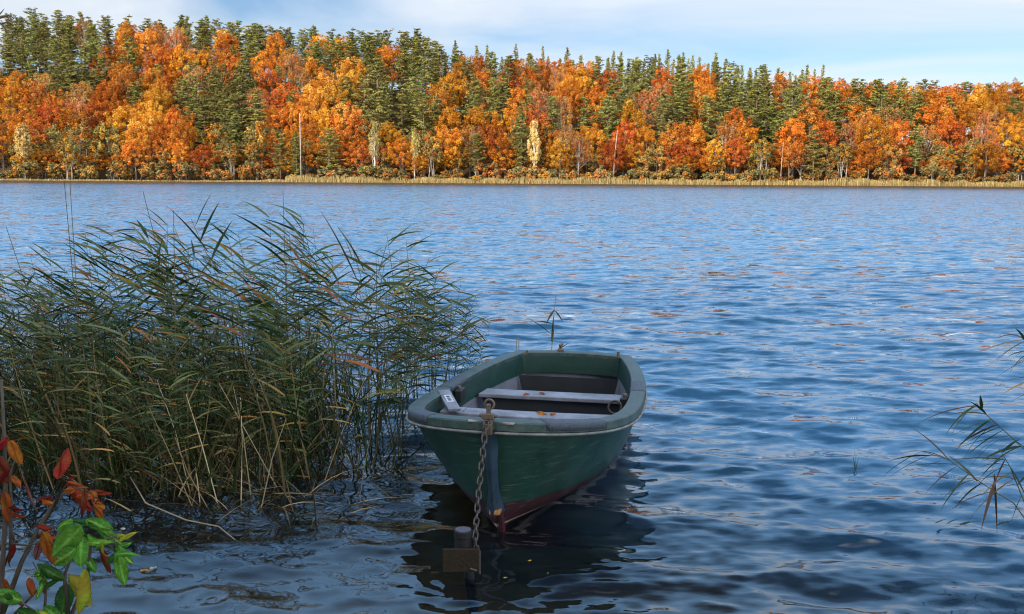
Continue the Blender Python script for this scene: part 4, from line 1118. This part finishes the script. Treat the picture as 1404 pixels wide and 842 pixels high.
# ------------------------------------------------------------------ leafy plants in the lower left corner
def leaf_mesh(L, Wd, col, vein, curl, fold, seed, parent, loc, direc, nrm, jag=.06, lab=None):
    g = random.Random(seed); nu, nv = 22, 8; V = []; K = []; Fc = []
    d = Vector(direc).normalized(); n = Vector(nrm); n = (n - d * n.dot(d)).normalized(); s = d.cross(n)
    for i in range(nu + 1):
        t = i / nu; hw = Wd / 2 * 1.9 * (max(0, t) ** .62) * ((1 - t) ** .86) * (1 + jag * (1 if i % 2 else -1) * g.uniform(.4, 1.3)) + .0006
        bend = curl * t * t
        for j in range(nv + 1):
            q = -1 + 2 * j / nv
            x = q * hw; z = -fold * abs(q) * hw + .17 * hw * math.sin(3.2 * q + 6 * t + seed) * (1 + 2 * abs(curl)) + .05 * hw * math.sin(t * 34 - abs(q) * 9)
            p = d * (L * t * math.cos(bend * .6)) + s * x + n * (z - L * bend * t * .55)
            V.append(p)
            vn = max(0, 1 - abs(q) * 7) if True else 0
            lat = max(0, 1 - abs(((t * 6 - abs(q) * 1.6) % 1) - .5) * 7) * .55
            m = max(vn, lat); f = g.uniform(.82, 1.15)
            pt = .5 + .5 * math.sin(5.1 * t + 2.3 * q + seed * 1.7) * math.cos(3.3 * q - 4.0 * t + seed)
            pt = max(0, min(1, (pt - .45) * 2.2)) * (.75 if abs(q) > .5 else .45); ed = .6 if abs(q) > .9 else 1
            K.append([max(.003, ((col[c] * (1 - pt) + (col[0] * .75, col[1] * 1.5 + .03, col[2])[c] * pt) * (1 - m) + vein[c] * m) * f * ed) for c in range(3)])
    for i in range(nu):
        for j in range(nv):
            a = i * (nv + 1) + j; Fc.append((a, a + 1, a + nv + 2, a + nv + 1))
    o = mesh_np('leaf', V, np.array(Fc), M_BIGLEAF, parent, np.array(K), smooth=True); o.location = loc
    if lab: o['label'] = lab
    return o
M_TWIG = principled('dark_twig', (.035, .028, .022), .8, .3, noise=(30, .6, (.10, .08, .06)))
def shrub(name, label, y, base_px, stems, leaves):
    b = at_y(*base_px, y); b.z = .28; root = empty(name, b)
    tag(root, label, 'shrub')
    for pts, r in stems:
        m = MB(); P = [at_y(u, v, y + dy) - b for u, v, dy in pts]; m.tube(P, [r * (1 - .55 * i / (len(P) - 1)) for i in range(len(P))], 7); m.build('stem', M_TWIG, root, smooth=True)
    gx = random.Random(len(label)); extra = []
    for k in range(30):
        pts, r = stems[gx.randrange(len(stems))]; u, v, _ = pts[gx.randrange(1, len(pts))]
        if v < 590: continue
        c0_ = leaves[gx.randrange(len(leaves))]
        extra.append((u + gx.uniform(-6, 6), v + gx.uniform(-8, 8), u + gx.uniform(-24, 24), v + gx.uniform(-6, 26), gx.uniform(9, 17), c0_[5], c0_[6], gx.uniform(.3, .9), gx.uniform(.4, .8), None))
    for k, (u0, v0, u1, v1, w, col, vein, curl, fold, lab) in enumerate(leaves + extra):
        g = random.Random(k * 7 + 1); yy = y + g.uniform(-.06, .06)
        a = at_y(u0, v0, yy); e = at_y(u1, v1, yy + g.uniform(-.03, .03)); d = e - a
        nn = Vector((g.uniform(-.5, .5), -1, g.uniform(.1, .7)))
        leaf_mesh(d.length * (1.12 + .15 * abs(curl)), 0.86 * w * yy / 1400, col, vein, curl, fold, k + 3, root, a - b, d, nn, lab=lab)
RD, RD2, OR, OR2 = (.25, .022, .014), (.13, .018, .014), (.40, .10, .02), (.30, .075, .02)
DV, OV = (.12, .012, .010), (.22, .06, .015)
shrub('red_leaved_shrub', 'thin shrub with curled red and orange leaves in the lower left corner', 1.95, (0, 860),
      [([(-6, 900, 0), (2, 800, 0), (8, 700, .02), (6, 600, .03), (2, 520, .05)], .006), ([(4, 840, 0), (30, 770, 0), (52, 725, .02), (74, 690, .03), (97, 668, .02)], .0055),
       ([(14, 760, 0), (16, 700, 0), (14, 650, 0), (20, 632, 0)], .0035), ([(8, 745, .0), (40, 748, .0), (60, 742, .0)], .0025), ([(74, 692, .03), (95, 656, 0), (82, 655, 0)], .002),
       ([(4, 780, .02), (20, 740, .02), (12, 715, .02)], .003), ([(100, 668, .02), (120, 676, .02), (130, 682, 0)], .0018), ([(20, 842, 0), (60, 800, 0), (45, 770, 0)], .003)],
      [(14, 604, 26, 640, 27, OR, OV, .5, .5, 'orange-brown leaf'), (78, 657, 88, 618, 40, RD, DV, .25, .25, 'bright red leaf'), (92, 662, 116, 694, 24, RD, DV, .5, .6, None),
       (126, 680, 134, 708, 22, OR, OV, .6, .5, 'orange-brown leaf'), (-4, 625, 12, 660, 30, RD2, DV, .4, .4, None), (6, 675, 14, 722, 25, OR2, OV, .4, .5, 'orange-brown leaf'),
       (58, 728, 66, 776, 36, OR, OV, .35, .4, 'orange-brown leaf'), (40, 792, 42, 815, 18, OR2, OV, .5, .5, 'orange-brown leaf'), (32, 652, 44, 702, 8, (.20, .07, .07), DV, .3, .5, None),
       (138, 752, 148, 785, 17, RD2, DV, .3, .5, None), (20, 745, 4, 775, 18, RD2, DV, .5, .5, None)])
GN, GN2, GD, YG = (.085, .22, .028), (.060, .16, .026), (.028, .075, .020), (.33, .29, .035)
GV, YV = (.20, .42, .07), (.30, .24, .03)
shrub('green_leaved_shrub', 'low shrub with fresh green and yellow-green leaves in the lower left corner', 1.78, (90, 880),
      [([(90, 930, 0), (95, 850, 0), (120, 790, 0), (124, 748, 0), (140, 742, 0), (160, 735, 0)], .0045), ([(95, 850, 0), (88, 790, 0), (104, 748, 0), (100, 720, 0)], .004), ([(156, 740, 0), (160, 752, 0)], .002),
       ([(90, 900, 0), (50, 840, 0), (10, 812, 0)], .003), ([(60, 850, 0), (64, 800, 0), (56, 780, 0)], .003)],
      [(112, 722, 72, 762, 52, GN, GV, .18, .2, None), (118, 712, 152, 728, 32, GN2, GV, .3, .3, None), (112, 735, 110, 772, 44, GN, GV, .15, .2, None), (130, 718, 158, 742, 26, GN2, GV, .4, .3, None),
       (156, 748, 178, 770, 22, GN2, GV, .3, .3, None), (162, 762, 172, 802, 30, GN, GV, .2, .3, None), (104, 752, 74, 772, 40, GN2, GV, .2, .25, None), (120, 765, 128, 782, 20, GN2, GV, .3, .3, None),
       (118, 780, 100, 838, 46, YG, YV, .25, .45, 'yellow-green curled leaf'), (96, 788, 120, 830, 36, YG, YV, .35, .5, 'yellow-green curled leaf'), (88, 795, 52, 776, 26, GD, GN2, .3, .3, 'dark green leaf'), (92, 800, 84, 842, 40, GD, GN2, .3, .4, 'dark green leaf'),
       (30, 824, -8, 812, 34, GN2, GV, .2, .3, None), (60, 832, 82, 850, 30, GN2, GV, .2, .3, None), (24, 836, 50, 850, 26, GD, GN2, .3, .3, 'dark green leaf'), (100, 716, 76, 722, 30, GN, GV, .3, .3, None)])

# ------------------------------------------------------------------ fallen leaves
def small_leaf(name, p, size, col, rz, label, group, tilt=.15, seed=1):
    root = leaf_mesh(size, size * .7, col, tuple(c * .6 for c in col), .3, .3, seed, None, p, (math.cos(rz), math.sin(rz), tilt), (0, 0, 1), .1)
    root.name = 'fallen_leaf'; tag(root, label, 'leaf', group)
for i, (x, s, z, c, lb) in enumerate(((.06, 1.15, .459, (.5, .16, .03), 'orange leaf lying left of middle on the front bench'), (.16, 1.13, .459, (.36, .10, .03), 'brown leaf lying right of middle on the front bench'), (.11, 1.18, .459, (.55, .2, .04), 'pale orange leaf between the others on the front bench'),
                                  (-.17, 2.1, .386, (.4, .08, .03), 'red-brown leaf lying left on the rear bench'), (-.10, 2.16, .386, (.3, .09, .04), 'dark brown leaf on the rear bench beside the red-brown one'), (.02, 1.35, .066, (.45, .12, .03), 'orange leaf on the boat floor behind the front bench'))):
    small_leaf('leaf', bl(x, s, z), .07, c, i * 1.3, lb, 'fallen leaves in the boat', seed=i)
for i, (u, v, c, lb) in enumerate(((192, 781, (.5, .22, .08), 'orange leaf floating right of the green shrub'), (205, 780, (.5, .4, .3), 'pale leaf floating beside the orange one'), (170, 726, (.55, .45, .42), 'whitish dry leaf floating behind the green shrub'),
                               (729, 768, (.6, .3, .05), 'tiny orange leaf floating in the dark reflection before the bow'), (752, 785, (.55, .45, .3), 'tiny pale leaf floating at the edge of the dark reflection'), (1312, 695, (.45, .14, .04), 'orange leaf floating under the reeds at the right'), (690, 792, (.5, .4, .1), 'tiny yellow leaf floating close to the mooring post'))):
    small_leaf('leaf', at_z(u, v, .012), .022 if 'tiny' in lb else .05, c, i * 1.1, lb, 'leaves floating on the lake', .05, seed=20 + i)
